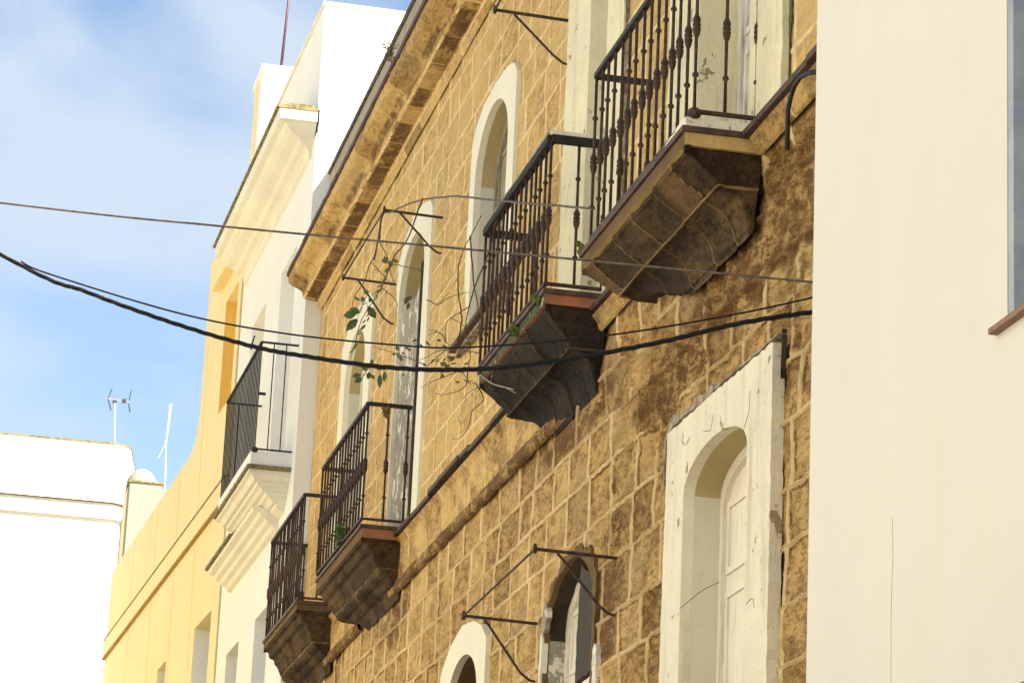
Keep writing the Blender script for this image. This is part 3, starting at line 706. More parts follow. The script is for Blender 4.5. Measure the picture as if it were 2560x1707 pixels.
def balcony(y0, y1, zt, out, zr0, zr1, nfront, nside, rx, seed, label, slabmat, corbmat, fascia, levels, tar=False, kerb=False, plain=False, zlip=0.03):
    # slab: tile lip, fascia, then the hopper-shaped stone corbel
    s_ = MB()
    rr = random.Random(seed)
    s_.box(-out - 0.012, 0.0, y0 - 0.01, y1 + 0.01, zt - zlip, zt)
    bal = s_.build('balcony', slabmat, SB, label=label)
    zf = levels[0][0]
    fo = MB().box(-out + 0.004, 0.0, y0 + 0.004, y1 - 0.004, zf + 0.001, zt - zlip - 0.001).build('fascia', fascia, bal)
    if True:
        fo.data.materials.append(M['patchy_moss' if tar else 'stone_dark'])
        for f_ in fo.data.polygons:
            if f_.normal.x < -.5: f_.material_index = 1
    lv = [(z, o, a, c) for z, o, a, c in levels]
    zz = np.array([l[0] for l in lv]); t = 0; NL = 64
    # resample by index
    ii = np.linspace(0, len(lv) - 1, NL)
    o_ = np.interp(ii, range(len(lv)), [l[1] for l in lv]); a_ = np.interp(ii, range(len(lv)), [l[2] for l in lv])
    c_ = np.interp(ii, range(len(lv)), [l[3] for l in lv]); z_ = np.interp(ii, range(len(lv)), zz)
    ns, nf = 26, 120
    rows_ = []
    for k in range(NL):
        oo = max(o_[k], 0.012); ya, yb = y0 + a_[k], y1 - c_[k]
        rad = min(oo * 0.8, 0.035) * min(1.0, max(0.0, (ii[k] - 0.9) / 1.6))
        A, D = np.array([0.02, ya]), np.array([0.02, yb])
        def edge(n, t_):
            return t_
        arc1 = [np.array([-oo + rad * (1 - math.sin(t_)), ya + rad * (1 - math.cos(t_))]) for t_ in np.linspace(0, math.pi / 2, 10)]
        arc2 = [np.array([-oo + rad * (1 - math.cos(t_)), yb - rad * (1 - math.sin(t_))]) for t_ in np.linspace(math.pi / 2, 0, 10)]
        arc2 = [np.array([-oo + rad * (1 - math.cos(t_)), yb - rad * (1 - math.sin(t_))]) for t_ in np.linspace(0, math.pi / 2, 10)]
        seg = [A + (arc1[0] - A) * q for q in np.linspace(0, 1, ns - 10)] + arc1[1:]
        seg += [arc1[-1] + (arc2[0] - arc1[-1]) * q for q in np.linspace(0, 1, nf)[1:]] + arc2[1:]
        seg += [arc2[-1] + (D - arc2[-1]) * q for q in np.linspace(0, 1, ns - 10)[1:]]
        rows_.append([(p[0], p[1], z_[k]) for p in seg])
    P_ = np.array(rows_).transpose(1, 0, 2)
    L_ = y1 - y0
    u1 = np.arange(P_.shape[0]) * 0.02
    d1 = np.concatenate([[0], np.cumsum(np.hypot(np.hypot(np.diff(o_), np.diff(z_)), 0))])
    U_, V_ = np.meshgrid(u1, d1, indexing='ij'); U_ = P_[..., 1].copy()
    nn_ = fbm(P_[..., 1] * 3, P_[..., 0] * 3, P_[..., 2] * 3, 4)
    tot = d1[-1]; vj = float(np.interp([i for i, l in enumerate(lv) if abs(l[1] - .198) < 1e-6][0], ii, d1))
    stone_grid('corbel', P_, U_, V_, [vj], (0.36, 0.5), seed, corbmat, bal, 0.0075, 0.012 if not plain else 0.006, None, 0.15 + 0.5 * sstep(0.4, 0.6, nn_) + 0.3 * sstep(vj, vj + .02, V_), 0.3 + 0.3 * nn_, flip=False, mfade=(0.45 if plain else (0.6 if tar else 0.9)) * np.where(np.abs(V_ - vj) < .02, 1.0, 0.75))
    # railing
    tw = 0.034 if not tar else 0.05
    tr = MB()
    y0r, y1r = y0 + 0.005, y1 + 0.06 * (zr1 > 7.8) * 0 + 0.0
    pts = [(0.0, y0r, zr1), (-rx, y0r, zr1), (-rx, y1r, zr1), (0.0, y1r, zr1)]
    for p, q in zip(pts, pts[1:]):
        tr.bar(p, q, tw, 0.03 if not tar else 0.045)
    tr.build('top_rail', 'iron_black' if not tar else 'iron_tar', bal)
    br = MB()
    pts = [(0.0, y0r, zr0), (-rx, y0r, zr0), (-rx, y1r, zr0), (0.0, y1r, zr0)]
    for p, q in zip(pts, pts[1:]):
        br.bar(p, q, 0.024, 0.018)
    br.build('bottom_rail', 'iron', bal)
    H = zr1 - zr0
    proto = None
    spots = [(-rx, y0r + (y1r - y0r) * i / (nfront - 1)) for i in range(nfront)]
    for j in range(1, nside + 1):
        x_ = -rx + rx * j / (nside + 0.15)
        if x_ < -0.02: spots += [(x_, y0r), (x_, y1r)]
    for (x_, y_) in spots:
        if proto is None:
            proto = MB().lathe(bal_prof(H - 0.02), (x_, y_, zr0 + 0.01), 8).build('baluster', 'iron', bal, smooth=True)
            px, py = x_, y_
        else:
            copy_part(proto, (x_ - px + rr.uniform(-.003, .003), y_ - py + rr.uniform(-.004, .004), 0), bal)
    if kerb:
        MB().plate(rough_outline([(y0 - 0.002, zt), (y0 - 0.002, zt + 0.045), (y0 + 0.09, zt + 0.05), (y0 + 0.5, zt + 0.02), (y0 + 1.2, zt + 0.012), (y1, zt + 0.02), (y1, zt)], 0.04, 0.006, 5), [], -out + 0.005, -0.005).build('kerb', 'white_kerb', bal)
        MB().lathe([(0.012, -0.03), (0.03, -0.02), (0.036, 0.0), (0.03, 0.02), (0.012, 0.032)], (-rx, y0r, zr0 - 0.012), 12).build('corner_ball', 'iron', bal, smooth=True)
    return bal

def hop(zt, zj, zb, out, e=1.0):
    """plain two-course corbel: hollow outer course, flat joint, inner course dropping to the wall"""
    a = zt - zj
    return [(zt, out, 0, 0), (zt - .04, out - .004, 0, 0), (zt - .35 * a, out - .03, .01, .012), (zt - .62 * a, out - .085, .03, .035), (zt - .84 * a, out - .145, .05, .055),
            (zj + .004, .212, .065, .07), (zj - .004, .198, .075, .08), (zj - .02, .15, .08, .09), (zj - .04, .10, .09, .14), (zj - .075, .068, .10, .26 * e), (zj - .13, .045, .12, .38 * e), (zj - .19, .028, .14, .48 * e), (zb, -.012, .16, .60 * e)]
def step(zt, zj, zb, out):
    """moulded corbel with small fillets"""
    return [(zt, out, 0, 0), (zt - .035, out, 0, 0), (zt - .04, out - .03, .015, .015), (zt - .085, out - .035, .02, .02), (zt - .11, out - .055, .03, .03), (zt - .115, out - .085, .04, .04), (zt - .16, out - .095, .045, .05), (zt - .185, out - .12, .05, .06),
            (zj + .004, .215, .07, .075), (zj - .004, .198, .075, .08), (zj - .05, .185, .08, .09), (zj - .07, .15, .09, .10), (zj - .075, .12, .10, .12), (zj - .10, .105, .11, .24), (zj - .12, .075, .12, .34), (zj - .125, .05, .13, .42), (zj - .18, .03, .15, .56), (zb, -.012, .17, .75)]
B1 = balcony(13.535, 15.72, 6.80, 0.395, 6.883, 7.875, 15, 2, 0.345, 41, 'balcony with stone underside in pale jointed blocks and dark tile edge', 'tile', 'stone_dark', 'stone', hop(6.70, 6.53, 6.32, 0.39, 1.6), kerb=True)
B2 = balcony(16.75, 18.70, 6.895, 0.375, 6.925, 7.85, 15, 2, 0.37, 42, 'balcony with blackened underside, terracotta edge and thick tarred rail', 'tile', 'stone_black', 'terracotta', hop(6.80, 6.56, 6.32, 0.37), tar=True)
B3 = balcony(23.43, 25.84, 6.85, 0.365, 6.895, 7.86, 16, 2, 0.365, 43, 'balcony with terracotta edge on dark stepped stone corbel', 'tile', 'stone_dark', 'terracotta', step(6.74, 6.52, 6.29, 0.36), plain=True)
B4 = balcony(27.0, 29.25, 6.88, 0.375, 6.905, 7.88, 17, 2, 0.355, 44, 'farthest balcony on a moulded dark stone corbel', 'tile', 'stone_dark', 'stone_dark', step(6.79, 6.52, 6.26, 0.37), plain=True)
# pale crust left along the tarred rail of the second balcony
MB().plate(rough_outline([(16.76, 7.874), (18.66, 7.874), (18.66, 7.88), (17.9, 7.886), (17.6, 7.879), (16.9, 7.889), (16.76, 7.89)], 0.05, 0.003, 9), [], -0.398, -0.375).build('rail_crust', 'cement', B2)
MB().box(-0.38, -0.02, 16.74, 16.76, 7.873, 7.902).build('rail_cover', 'white_kerb', B2)

# ------------------------------------------------------------------ awning frames
def awning(y_list, z, rods, label, x_out=0.49, up=None):
    r = empty('awning_frame', (0, y_list[0], z), label, 'awning frame', 'rusty awning frames left on the stone wall')
    for y, zz_, zk in y_list_full(y_list, z):
        MB().bar((0.0, y, zz_), (-x_out, y, zz_ + 0.012), 0.016).build('arm', 'iron', r)
        pts = [(-0.35, y, zz_ - 0.005), (-0.32, y, zz_ - 0.03), (-0.09, y, zz_ - 0.27), (-0.03, y, zz_ - 0.315), (0.0, y, zz_ - 0.325)]
        MB().tube(pts, 0.0085, 6).build('strut', 'iron', r)
        MB().lathe([(0.012, -.03), (0.014, 0), (0.008, .03)], (-x_out, y, zz_ + 0.015), 6).build('arm_tip', 'iron', r)
    if rods:
        (a_, b_) = rods
        MB().tube([a_, b_], 0.0075, 6).build('front_rod', 'iron', r)
    return r
def y_list_full(yl, z): return [(y, z, 0) for y in yl]
def awn2(spec, label):
    r = empty('awning_frame', (0, spec[0][0], spec[0][1]), label, 'awning frame', 'rusty awning frames left on the stone wall')
    tips = []
    for y, z, out, drop in spec:
        MB().bar((0.0, y, z), (-out, y, z + 0.012), 0.017).build('arm', 'iron', r)
        MB().tube([(-out + .13, y, z - 0.002), (-out + 0.16, y, z - 0.03), (-0.10, y, z - drop + 0.05), (-0.035, y, z - drop + 0.005), (0.0, y, z - drop)], 0.0085, 6).build('strut', 'iron', r)
        MB().lathe([(0.010, -.028), (0.015, 0), (0.008, .028)], (-out, y, z + 0.015), 6).build('arm_tip', 'iron', r)
        tips.append((-out, y, z + 0.012))
    MB().tube(tips, 0.0075, 6).build('front_rod', 'iron', r)
    return r
awn2([(18.06, 9.18, 0.51, 0.31), (16.3, 9.2, 0.51, 0.31)], 'rusty awning frame highest on the stone wall, near the top edge of the view')
awn2([(22.47, 9.20, 0.48, 0.30), (24.62, 9.27, 0.47, 0.36)], 'rusty awning frame hung with dry vine, between the cornice and the ruined round-headed window')
awn2([(16.23, 5.17, 0.48, 0.33), (18.27, 5.15, 0.48, 0.37)], 'rusty awning frame above the ruined ground storey window')

# bent pipe hooked over the ledge by the cream house
pp = MB().tube([(-0.1, 12.30, 6.665), (-0.11, 12.42, 6.70), (-0.115, 12.52, 6.715), (-0.115, 12.60, 6.705), (-0.115, 12.66, 6.67), (-0.115, 12.70, 6.62), (-0.115, 12.70, 6.42)], 0.012, 8).build('bent_pipe', 'iron_black', None, smooth=True)
tag(pp, 'dark pipe bent like a hook over the tiled ledge beside the cream wall', 'pipe')

# ------------------------------------------------------------------ cables
def cable(name, pts, r, mat, label, cat='cable', n=8, wob=0.0, group=None):
    sp = spline(pts, n)
    if wob:
        rr = random.Random(len(pts)); sp = [p + Vector((0, 0, rr.uniform(-wob, wob))) for p in sp]
    o = MB().tube(sp, r, 8).build(name, mat, None, smooth=True)
    return tag(o, label, cat, group)
cable('overhead_wire', [(0.0, 12.45, 5.7), (-0.87, 13.16, 5.92), (-1.58, 13.78, 6.11), (-2.57, 14.66, 6.38), (-3.66, 15.62, 6.69), (-7.5, 19.0, 7.85)], 0.0058, 'wire', 'thin straight wire crossing highest in front of the balconies', n=10)
MB_c = spline([(0.0, 12.42, 5.565), (-0.33, 12.68, 5.54), (-0.66, 12.98, 5.49), (-1.08, 13.34, 5.453), (-1.4, 13.63, 5.46), (-1.74, 13.92, 5.51), (-2.12, 14.26, 5.62), (-2.37, 14.49, 5.71), (-2.74, 14.81, 5.88), (-3.17, 15.19, 6.11), (-3.63, 15.59, 6.39), (-5.5, 17.23, 7.8), (-7.5, 19.0, 9.6)], 12)
tk = MB()
for k in range(3):      # three cables twisted into one bundle
    off = []
    for i, p in enumerate(MB_c):
        th = i * 0.9 + k * 2.094
        off.append(p + Vector((0.0, 0.0055 * math.cos(th), 0.0055 * math.sin(th))))
    tk.tube(off, 0.0074, 6)
tk.tube([(-2.37, 14.49, 5.69), (-2.36, 14.49, 5.745), (-2.355, 14.485, 5.765)], 0.004, 5)
tag(tk.build('cable_bundle', 'cable', None, smooth=True), 'thick black twisted cable bundle sagging low across the whole street', 'cable')
cable('overhead_cable', [(0.0, 12.42, 5.64), (-0.33, 12.69, 5.59), (-0.84, 13.13, 5.553), (-1.41, 13.63, 5.57), (-1.74, 13.93, 5.63), (-2.25, 14.37, 5.76), (-2.74, 14.81, 5.94), (-3.38, 15.37, 6.245), (-3.52, 15.50, 6.335)], 0.0048, 'cable', 'thin black cable running just above the thick bundle')
cable('slack_wire', [(-0.36, 15.6, 7.03), (-0.42, 17.15, 7.556), (-0.42, 18.43, 7.995), (-0.42, 19.62, 8.405), (-0.42, 20.8, 8.771), (-0.42, 21.68, 9.014), (-0.43, 22.45, 9.194), (-0.47, 22.60, 9.215), (-0.42, 23.1, 9.156), (-0.42, 23.24, 9.03)], 0.007, 'wire', 'brown arched wire tied between the nearest balcony and an awning frame', 'wire', 8, 0.002)

# ------------------------------------------------------------------ plants
def leaf_shape(mb, p, d, nrm, L, wd):
    d = Vector(d).normalized(); nrm = Vector(nrm); sd = d.cross(nrm).normalized(); nn = sd.cross(d)
    P = Vector(p); st = [(0, 0), (0.18, .55), (0.45, 1.0), (0.72, .8), (1.0, 0.0)]
    v = [P]; f = []
    for t, w_ in st[1:-1]:
        c = P + d * (L * t) - nn * (L * 0.18 * t * t)
        v += [c + sd * wd * w_ / 2 + nn * wd * 0.12, c, c - sd * wd * w_ / 2 + nn * wd * 0.12]
    v.append(P + d * L - nn * L * 0.2)
    f = [(0, 1, 2), (0, 2, 3)]
    for i in range(2):
        b = 1 + i * 3
        f += [(b, b + 3, b + 4, b + 1), (b + 1, b + 4, b + 5, b + 2)]
    f += [(7, 10, 8), (8, 10, 9)]
    mb.add(v, f)
VDIR = Vector((-4, -20, -6)).normalized()
pl = empty('climbing_shrub', (-0.3, 18.9, 7.0), 'half dead trailing shrub with bare brown stems and a few big green leaves', 'plant')
stems = [
 [(-.38, 19.545, 7.288), (-.38, 19.4, 7.393), (-.4, 19.308, 7.455), (-.4, 19.443, 7.641), (-.4, 19.522, 7.813), (-.4, 19.387, 7.921), (-.4, 19.112, 7.955), (-.4, 18.75, 7.99)],
 [(-.38, 18.279, 7.85), (-.38, 18.594, 7.645), (-.38, 18.913, 7.576), (-.38, 19.1, 7.493), (-.38, 19.212, 7.379), (-.38, 19.225, 7.289), (-.38, 19.035, 7.15), (-.38, 19.035, 7.0)],
 [(-.46, 20.8, 8.77), (-.46, 21.39, 8.632), (-.46, 21.933, 8.675), (-.46, 22.063, 8.656), (-.46, 22.412, 8.591), (-.46, 22.833, 8.568), (-.46, 23.233, 8.587), (-.46, 23.576, 8.552), (-.46, 23.745, 8.448), (-.46, 23.983, 8.378)],
 [(-.46, 22.75, 9.235), (-.46, 22.759, 9.074), (-.46, 22.871, 9.048), (-.46, 23.02, 8.98), (-.46, 23.217, 8.978), (-.46, 23.443, 8.904), (-.46, 23.912, 8.916), (-.46, 24.075, 8.854)],
 [(-.44, 22.99, 9.131), (-.44, 22.578, 8.9), (-.44, 22.337, 8.732), (-.44, 22.259, 8.633), (-.44, 21.976, 8.456), (-.44, 21.872, 8.409)],
 [(-.44, 22.588, 8.812), (-.4, 21.776, 8.534), (-.4, 21.205, 8.347), (-.4, 21.013, 8.257)],
 [(-.42, 23.378, 9.057), (-.42, 22.628, 8.702), (-.42, 22.355, 8.578)],
 [(-.44, 22.65, 8.622), (-.42, 22.001, 8.324), (-.42, 21.951, 8.235)],
 [(-.35, 21.016, 8.056), (-.35, 20.527, 7.876), (-.35, 20.165, 7.818), (-.35, 19.77, 7.734), (-.37, 19.217, 7.588)],
 [(-.38, 19.145, 7.462), (-.38, 19.494, 7.518), (-.38, 19.798, 7.566), (-.38, 19.984, 7.566), (-.38, 19.948, 7.428), (-.38, 19.6, 7.30)],
 [(-.38, 19.948, 7.428), (-.38, 20.128, 7.538), (-.38, 20.382, 7.623), (-.38, 20.673, 7.681)],
 [(-.38, 19.545, 7.288), (-.38, 20.01, 7.377), (-.38, 20.443, 7.417), (-.38, 20.852, 7.456)],
 [(-.38, 19.4, 7.25), (-.38, 19.734, 7.318), (-.38, 20.217, 7.441), (-.38, 20.667, 7.516), (-.38, 21.011, 7.584)],
 [(-.4, 20.8, 7.5), (-.42, 20.953, 7.557), (-.42, 21.709, 7.807), (-.42, 22.517, 8.066), (-.42, 23.052, 8.237)],
 [(-.38, 19.2, 7.05), (-.38, 19.496, 7.092), (-.38, 19.957, 7.176), (-.38, 20.44, 7.264), (-.38, 20.857, 7.333)],
 [(-.4, 19.112, 7.955), (-.4, 18.93, 7.6), (-.39, 18.759, 7.328), (-.37, 18.712, 7.0)],
 [(-.38, 19.1, 7.0), (-.38, 19.075, 6.912), (-.38, 19.257, 6.909), (-.38, 19.854, 7.024), (-.38, 20.282, 7.139)],
 [(-.3, 19.2, 6.95), (-.2, 19.4, 6.888), (-.2, 19.77, 6.904), (-.2, 19.876, 6.827), (-.2, 20.121, 6.796), (-.2, 20.463, 6.864)],
 [(-.38, 18.65, 7.0), (-.38, 19.15, 7.15), (-.38, 19.545, 7.288)],
]
rr = random.Random(5)
sm = MB()
for i, st in enumerate(stems):
    sp = spline(st, 6)
    sp = [p + Vector((rr.uniform(-.003, .003), rr.uniform(-.008, .008), rr.uniform(-.002, .002))) for p in sp]
    r0 = 0.0062 if i in (0, 1, 2, 3, 15) else 0.0044
    sm.tube(sp, [r0 * (1 - 0.55 * k / len(sp)) for k in range(len(sp))], 5)
    if i > 5 or i < 2:
        for k in range(1):      # side twigs
            j = rr.randrange(2, len(sp) - 1); a = sp[j]
            dd = Vector((rr.uniform(-.5, .5), rr.uniform(-.2, .9), rr.uniform(-.6, .8))).normalized() * rr.uniform(.06, .2)
            sm.tube([a, a + dd * .5 + Vector((0, 0, .01)), a + dd], [.003, .0024, .0016], 4)
sm.build('stem', 'twig', pl, smooth=True)
lf = MB()
def lf_at(mb, y, z, x=-.46, L=.085, wd=.05, ang=None, n=1):
    for k in range(n):
        a = ang if ang is not None else rr.uniform(0, 2 * math.pi)
        a += rr.uniform(-.35, .35) if ang is not None else 0
        d = Vector((math.cos(a), 0.15 * rr.uniform(-1, 1), math.sin(a)))
        leaf_shape(mb, (x + rr.uniform(-.01, .01), y + rr.uniform(-.03, .03), z + rr.uniform(-.005, .005)), d, VDIR + Vector((rr.uniform(-.4, .4), rr.uniform(-.2, .2), rr.uniform(-.3, .3))), L * rr.uniform(.85, 1.1), wd * rr.uniform(.85, 1.1))
big = [(23.75, 8.70, 3.3, .15, .085), (23.70, 8.66, 3.9, .15, .08), (23.55, 8.66, 2.6, .11, .07), (23.2, 8.63, 5.3, .17, .07), (23.25, 8.72, 1.8, .055, .05), (23.1, 8.62, 1.2, .065, .05), (23.35, 8.7, 2.2, .06, .05), (23.55, 8.76, 2.9, .07, .03),
       (23.25, 8.03, 3.0, .10, .06), (23.3, 8.02, 3.7, .09, .055), (23.1, 8.04, 2.2, .07, .06), (22.75, 7.92, 4.9, .06, .04), (22.35, 7.82, 4.75, .13, .05), (22.6, 7.93, 0.5, .07, .04), (22.1, 7.78, 4.9, .11, .045), (22.15, 7.80, 1.2, .06, .045), (22.9, 7.98, 4.2, .07, .05), (22.75, 8.0, 1.6, .06, .04),
       (21.5, 7.79, 1.8, .05, .035), (21.45, 7.73, 5.0, .05, .035)]
for (y, z, a, L, wd) in big:
    lf_at(lf, y, z, -.46, L * .86, wd * .86, a)
    c_ = (23.47, 8.70) if z > 8.4 else ((22.75, 8.0) if y > 22 else (21.5, 7.76))
    lf.tube(spline([(-.46, c_[0], c_[1]), (-.457, (c_[0] + y) / 2, (c_[1] + z) / 2 + .012), (-.46, y, z)], 4), .0026, 4)
lf.build('foliage', 'leaf', pl)
ld = MB()
for _ in range(24):
    y = rr.uniform(19.3, 22.0); z = 7.0 + (y - 19.3) * .24 + rr.uniform(-.03, .33)
    lf_at(ld, y, z, -.4 + rr.uniform(-.05, .1), rr.uniform(.03, .06), rr.uniform(.012, .022))
for (y, z) in ((21.3, 8.15), (21.35, 8.12), (19.32, 7.15), (19.54, 7.15), (22.3, 8.75), (22.5, 8.78)):
    lf_at(ld, y, z, -.43, .06, .035, None, 2)
for _ in range(26):     # rolled dead leaves hanging on the long trailing stem
    t = rr.random(); y = 22.1 + t * 1.8; z = 8.66 - t * .27 + rr.uniform(-.03, .02)
    lf_at(ld, y, z, -.46, .05, .014, 4.1)
ld.build('dry_foliage', 'leaf_dry', pl)

def weed(name, base, label, n, h, mat, seed, spread=.6, lw=.012, trail=None):
    r = empty(name, base, label, 'plant', None)
    q = random.Random(seed); st_, lv_ = MB(), MB()
    for i in range(n):
        a = q.uniform(0, 6.28); tilt = q.uniform(.1, spread)
        tip = Vector(base) + Vector((math.cos(a) * tilt, math.sin(a) * tilt, 1.0)).normalized() * h * q.uniform(.5, 1.0)
        if trail: tip = Vector(base) + (Vector(trail) * q.uniform(.4, 1) + Vector((q.uniform(-.3, .3), q.uniform(-.5, .5), q.uniform(-.4, .5))) * h * .6)
        mid = (Vector(base) + tip) / 2 + Vector((q.uniform(-.02, .02), q.uniform(-.02, .02), q.uniform(0, .04) * (1 if h > .1 else .3)))
        sp = spline([base, mid, tip], 5)
        st_.tube(sp, [.003 * (1 - .6 * k / len(sp)) for k in range(len(sp))], 4)
        for p in sp[2:]:
            for s_ in (0, 1):
                dd = Vector((q.uniform(-1, 1), q.uniform(-.6, .6), q.uniform(-.5, 1)))
                leaf_shape(lv_, p, dd, VDIR + Vector((q.uniform(-.5, .5), 0, q.uniform(-.4, .4))), h * q.uniform(.18, .34), lw * q.uniform(.8, 1.5))
    st_.build('stem', 'twig', r); lv_.build('foliage', mat, r)
    return r
weed('weed', (-0.30, 22.9, 7.62), 'small ferny weed under the top rail corner of the terracotta-edged far balcony', 6, .10, 'leaf_dry', 3)
weed('weed', (-0.36, 24.42, 6.86), 'leafy green weed sprouting between the bars of the balcony with stepped corbel', 11, .17, 'leaf', 4, .9, .035)
weed('weed', (-0.39, 15.74, 6.80), 'little green sprout at the far tip of the nearest balcony', 4, .07, 'moss', 5, .8, .02)
weed('weed', (-0.37, 16.90, 6.83), 'bright green trailing weed at the near corner of the blackened balcony', 10, .09, 'moss', 6, .9, .018)
weed('weed', (-0.375, 17.5, 6.80), 'bright green moss tuft halfway along the blackened balcony edge', 16, .07, 'moss', 8, 1.4, .02)
weed('weed', (-0.12, 17.12, 6.80), 'straw coloured weed hanging over the terracotta edge of the blackened balcony', 7, .12, 'leaf_dry', 9, .5, .012, trail=(-.03, 0, -.12))
weed('weed', (-0.37, 23.2, 10.74), 'thin twig of weed growing out of the stone cornice', 3, .22, 'leaf_dry', 11, .5, .008)
weed('weed', (-0.36, 24.05, 6.3), 'wispy dry weed hanging under the stepped corbel', 3, .08, 'leaf_dry', 15)
tw = empty('dead_twig', (-0.37, 18.7, 6.86), 'pale dead twig poking from the far corner of the blackened balcony', 'twig')
t_ = MB(); t_.tube(spline([(-.36, 18.85, 6.93), (-.38, 18.52, 6.80), (-.39, 18.12, 6.65), (-.39, 17.74, 6.53), (-.39, 17.48, 6.45)], 5), 0.004, 5)
t_.tube([(-.385, 18.2, 6.67), (-.41, 18.1, 6.69), (-.43, 17.95, 6.66)], .0025, 4).tube([(-.39, 17.74, 6.53), (-.37, 17.6, 6.47), (-.38, 17.45, 6.42)], .0022, 4)
t_.build('twig_stem', 'twig_pale', tw)
wv = empty('wall_creeper', (-0.03, 21.0, 7.1), 'dry tangled creeper stuck to the stone wall right of the terracotta balcony', 'plant')
cv = MB(); q = random.Random(77)
for k in range(4):
    y0_, z0_ = q.uniform(20.6, 21.5), q.uniform(6.95, 7.5)
    pts = [(-.02, y0_, z0_)]
    for j in range(4): pts.append((-.02 - q.uniform(0, .03), pts[-1][1] + q.uniform(-.14, .14), pts[-1][2] - q.uniform(0.01, .07)))
    cv.tube(spline(pts, 3), .0018, 4)
cv.build('twig_tangle', 'twig_pale', wv)

# ------------------------------------------------------------------ white house beyond
WR = math.radians(0.8)
WH = empty('white_house', (-0.17, YE + 0.004, 0), 'white house next to the stone one, with deep cream cornice and black railed balcony', 'house', rz=WR, local=True)
rect = lambda a, b, c, d: [(a, c), (b, c), (b, d), (a, d)]
wholes = [rect(0.87, 1.96, 8.9, 11.34), rect(3.11, 4.2, 9.6, 11.33), rect(1.16, 2.2, 5.9, 7.51), rect(3.43, 4.44, 5.9, 7.5), rect(1.16, 2.2, 2.2, 4.4), rect(3.43, 4.44, 0.1, 4.4)]
MB().plate([(0, 0), (5.3, 0), (5.3, 12.3), (0, 12.3)], wholes, 0, 0.32).build('wall', 'white', WH)
b = MB().box(0.32, 9, 0.0, 0.25, 0, 12.3).box(8.7, 9, 0.26, 5.3, 0, 12.3)
b.box(0.02, 9, 0.0, 5.3, 12.31, 13.74); b.build('upper_storey', 'white_pure', WH)
# attic front painted like the wall, with its coping
MB().box(0.0, 0.018, 0.002, 5.3, 12.56, 13.74).build('attic_front', 'white', WH)
MB().box(-0.02, 9.02, -0.012, 5.32, 13.742, 13.785).build('coping', 'cornice_white', WH)
for i, h in enumerate(wholes):
    MB().box(0.21, 0.25, h[0][0], h[1][0], h[0][1], h[2][1]).build('window', 'white' if i < 2 else 'glass_grey', WH)
cprof = [(0.0, 12.10), (0.03, 12.12), (0.035, 12.20), (0.07, 12.23), (0.12, 12.25), (0.16, 12.29), (0.25, 12.33), (0.30, 12.37), (0.33, 12.41), (0.39, 12.43), (0.40, 12.49), (0.405, 12.52), (0.0, 12.54)]
v_, f_ = [], []
for o_, z_ in cprof[:-1] + [(0.405, 12.54)]:
    ins = (1 - o_ / 0.405) * 0.30
    v_ += [(0.0, ins, z_), (-o_, ins, z_), (-o_, 5.1, z_), (0.0, 5.1, z_)]
n_ = len(v_) // 4
for i in range(n_ - 1):
    for k in range(3): f_.append((4 * i + k, 4 * i + k + 1, 4 * i + 5 + k, 4 * i + 4 + k))
f_.append(tuple(4 * n_ - 4 + k for k in range(4)))
MB().add(v_, f_).build('cornice', 'cornice_white', WH)
MB().plate(rough_outline(rect(-0.01, 5.12, 12.541, 12.575), 0.09, 0.007, 3), [], -0.43, -0.002).build('cornice_tile', 'ledge', WH)
MB().box(-0.3, -0.03, 0.02, 0.06, 12.576, 12.61).build('tile_fragment', 'ledge', WH)
# balcony
wb = MB().box(-0.42, 0.0, 0.27, 2.74, 8.745, 8.895).build('balcony', 'white_pure', WH, label='white balcony on a moulded corbel with plain black railing')
MB().plate(rough_outline(rect(0.22, 2.79, 8.70, 8.742), 0.06, 0.006, 13), [], -0.455, 0.0).build('tile_ledge', 'ledge', wb)
prof = [(0.43, 8.699), (0.43, 8.665), (0.395, 8.65), (0.375, 8.62), (0.36, 8.60), (0.325, 8.595), (0.32, 8.56), (0.285, 8.545), (0.26, 8.52), (0.215, 8.51), (0.21, 8.475), (0.17, 8.46), (0.13, 8.42), (0.10, 8.415), (0.09, 8.385), (0.04, 8.36), (0.0, 8.34)]
v_, f_ = [], []
for o_, z_ in prof:
    k = o_ / 0.43
    ins = (1 - k) * 0.38
    v_ += [(0.0, 0.25 + ins * .9, z_), (-o_, 0.25 + ins * .9, z_), (-o_, 2.76 - ins * .9, z_), (0.0, 2.76 - ins * .9, z_)]
for i in range(len(prof) - 1):
    for k in range(3):
        f_.append((4 * i + k, 4 * i + k + 1, 4 * i + 5 + k, 4 * i + 4 + k))
MB().add(v_, f_).build('corbel', 'cornice_white', wb)
tr = MB()
for z in (8.915, 10.05):
    p = [(0.0, 0.27, z), (-0.385, 0.27, z), (-0.385, 2.87, z), (0.0, 2.87, z)]
    for a_, b_ in zip(p, p[1:]): tr.bar(a_, b_, 0.03 if z > 9 else 0.016, 0.016)
tr.build('rail', 'iron_black', wb)
MB().lathe([(0.01, -.03), (.03, -.02), (.034, 0), (.03, .02), (.01, .03)], (-0.385, 0.27, 8.905), 10).build('corner_ball', 'iron_black', wb)
MB().bar((-0.385, 0.27, 9.5), (-0.31, 0.27, 9.5), 0.012, 0.03).build('lug', 'iron_black', wb)
pr0 = None
for i in range(24):
    y = 0.27 + 2.6 * i / 23
    if pr0 is None: pr0 = MB().box(-0.3905, -0.3795, y - 0.0055, y + 0.0055, 8.92, 10.045).build('baluster', 'iron_black', wb)
    else: copy_part(pr0, (0, y - 0.27, 0), wb)
for x in (0.13, 0.26):
    copy_part(pr0, (x, 0, 0), wb); copy_part(pr0, (x, 2.6, 0), wb)
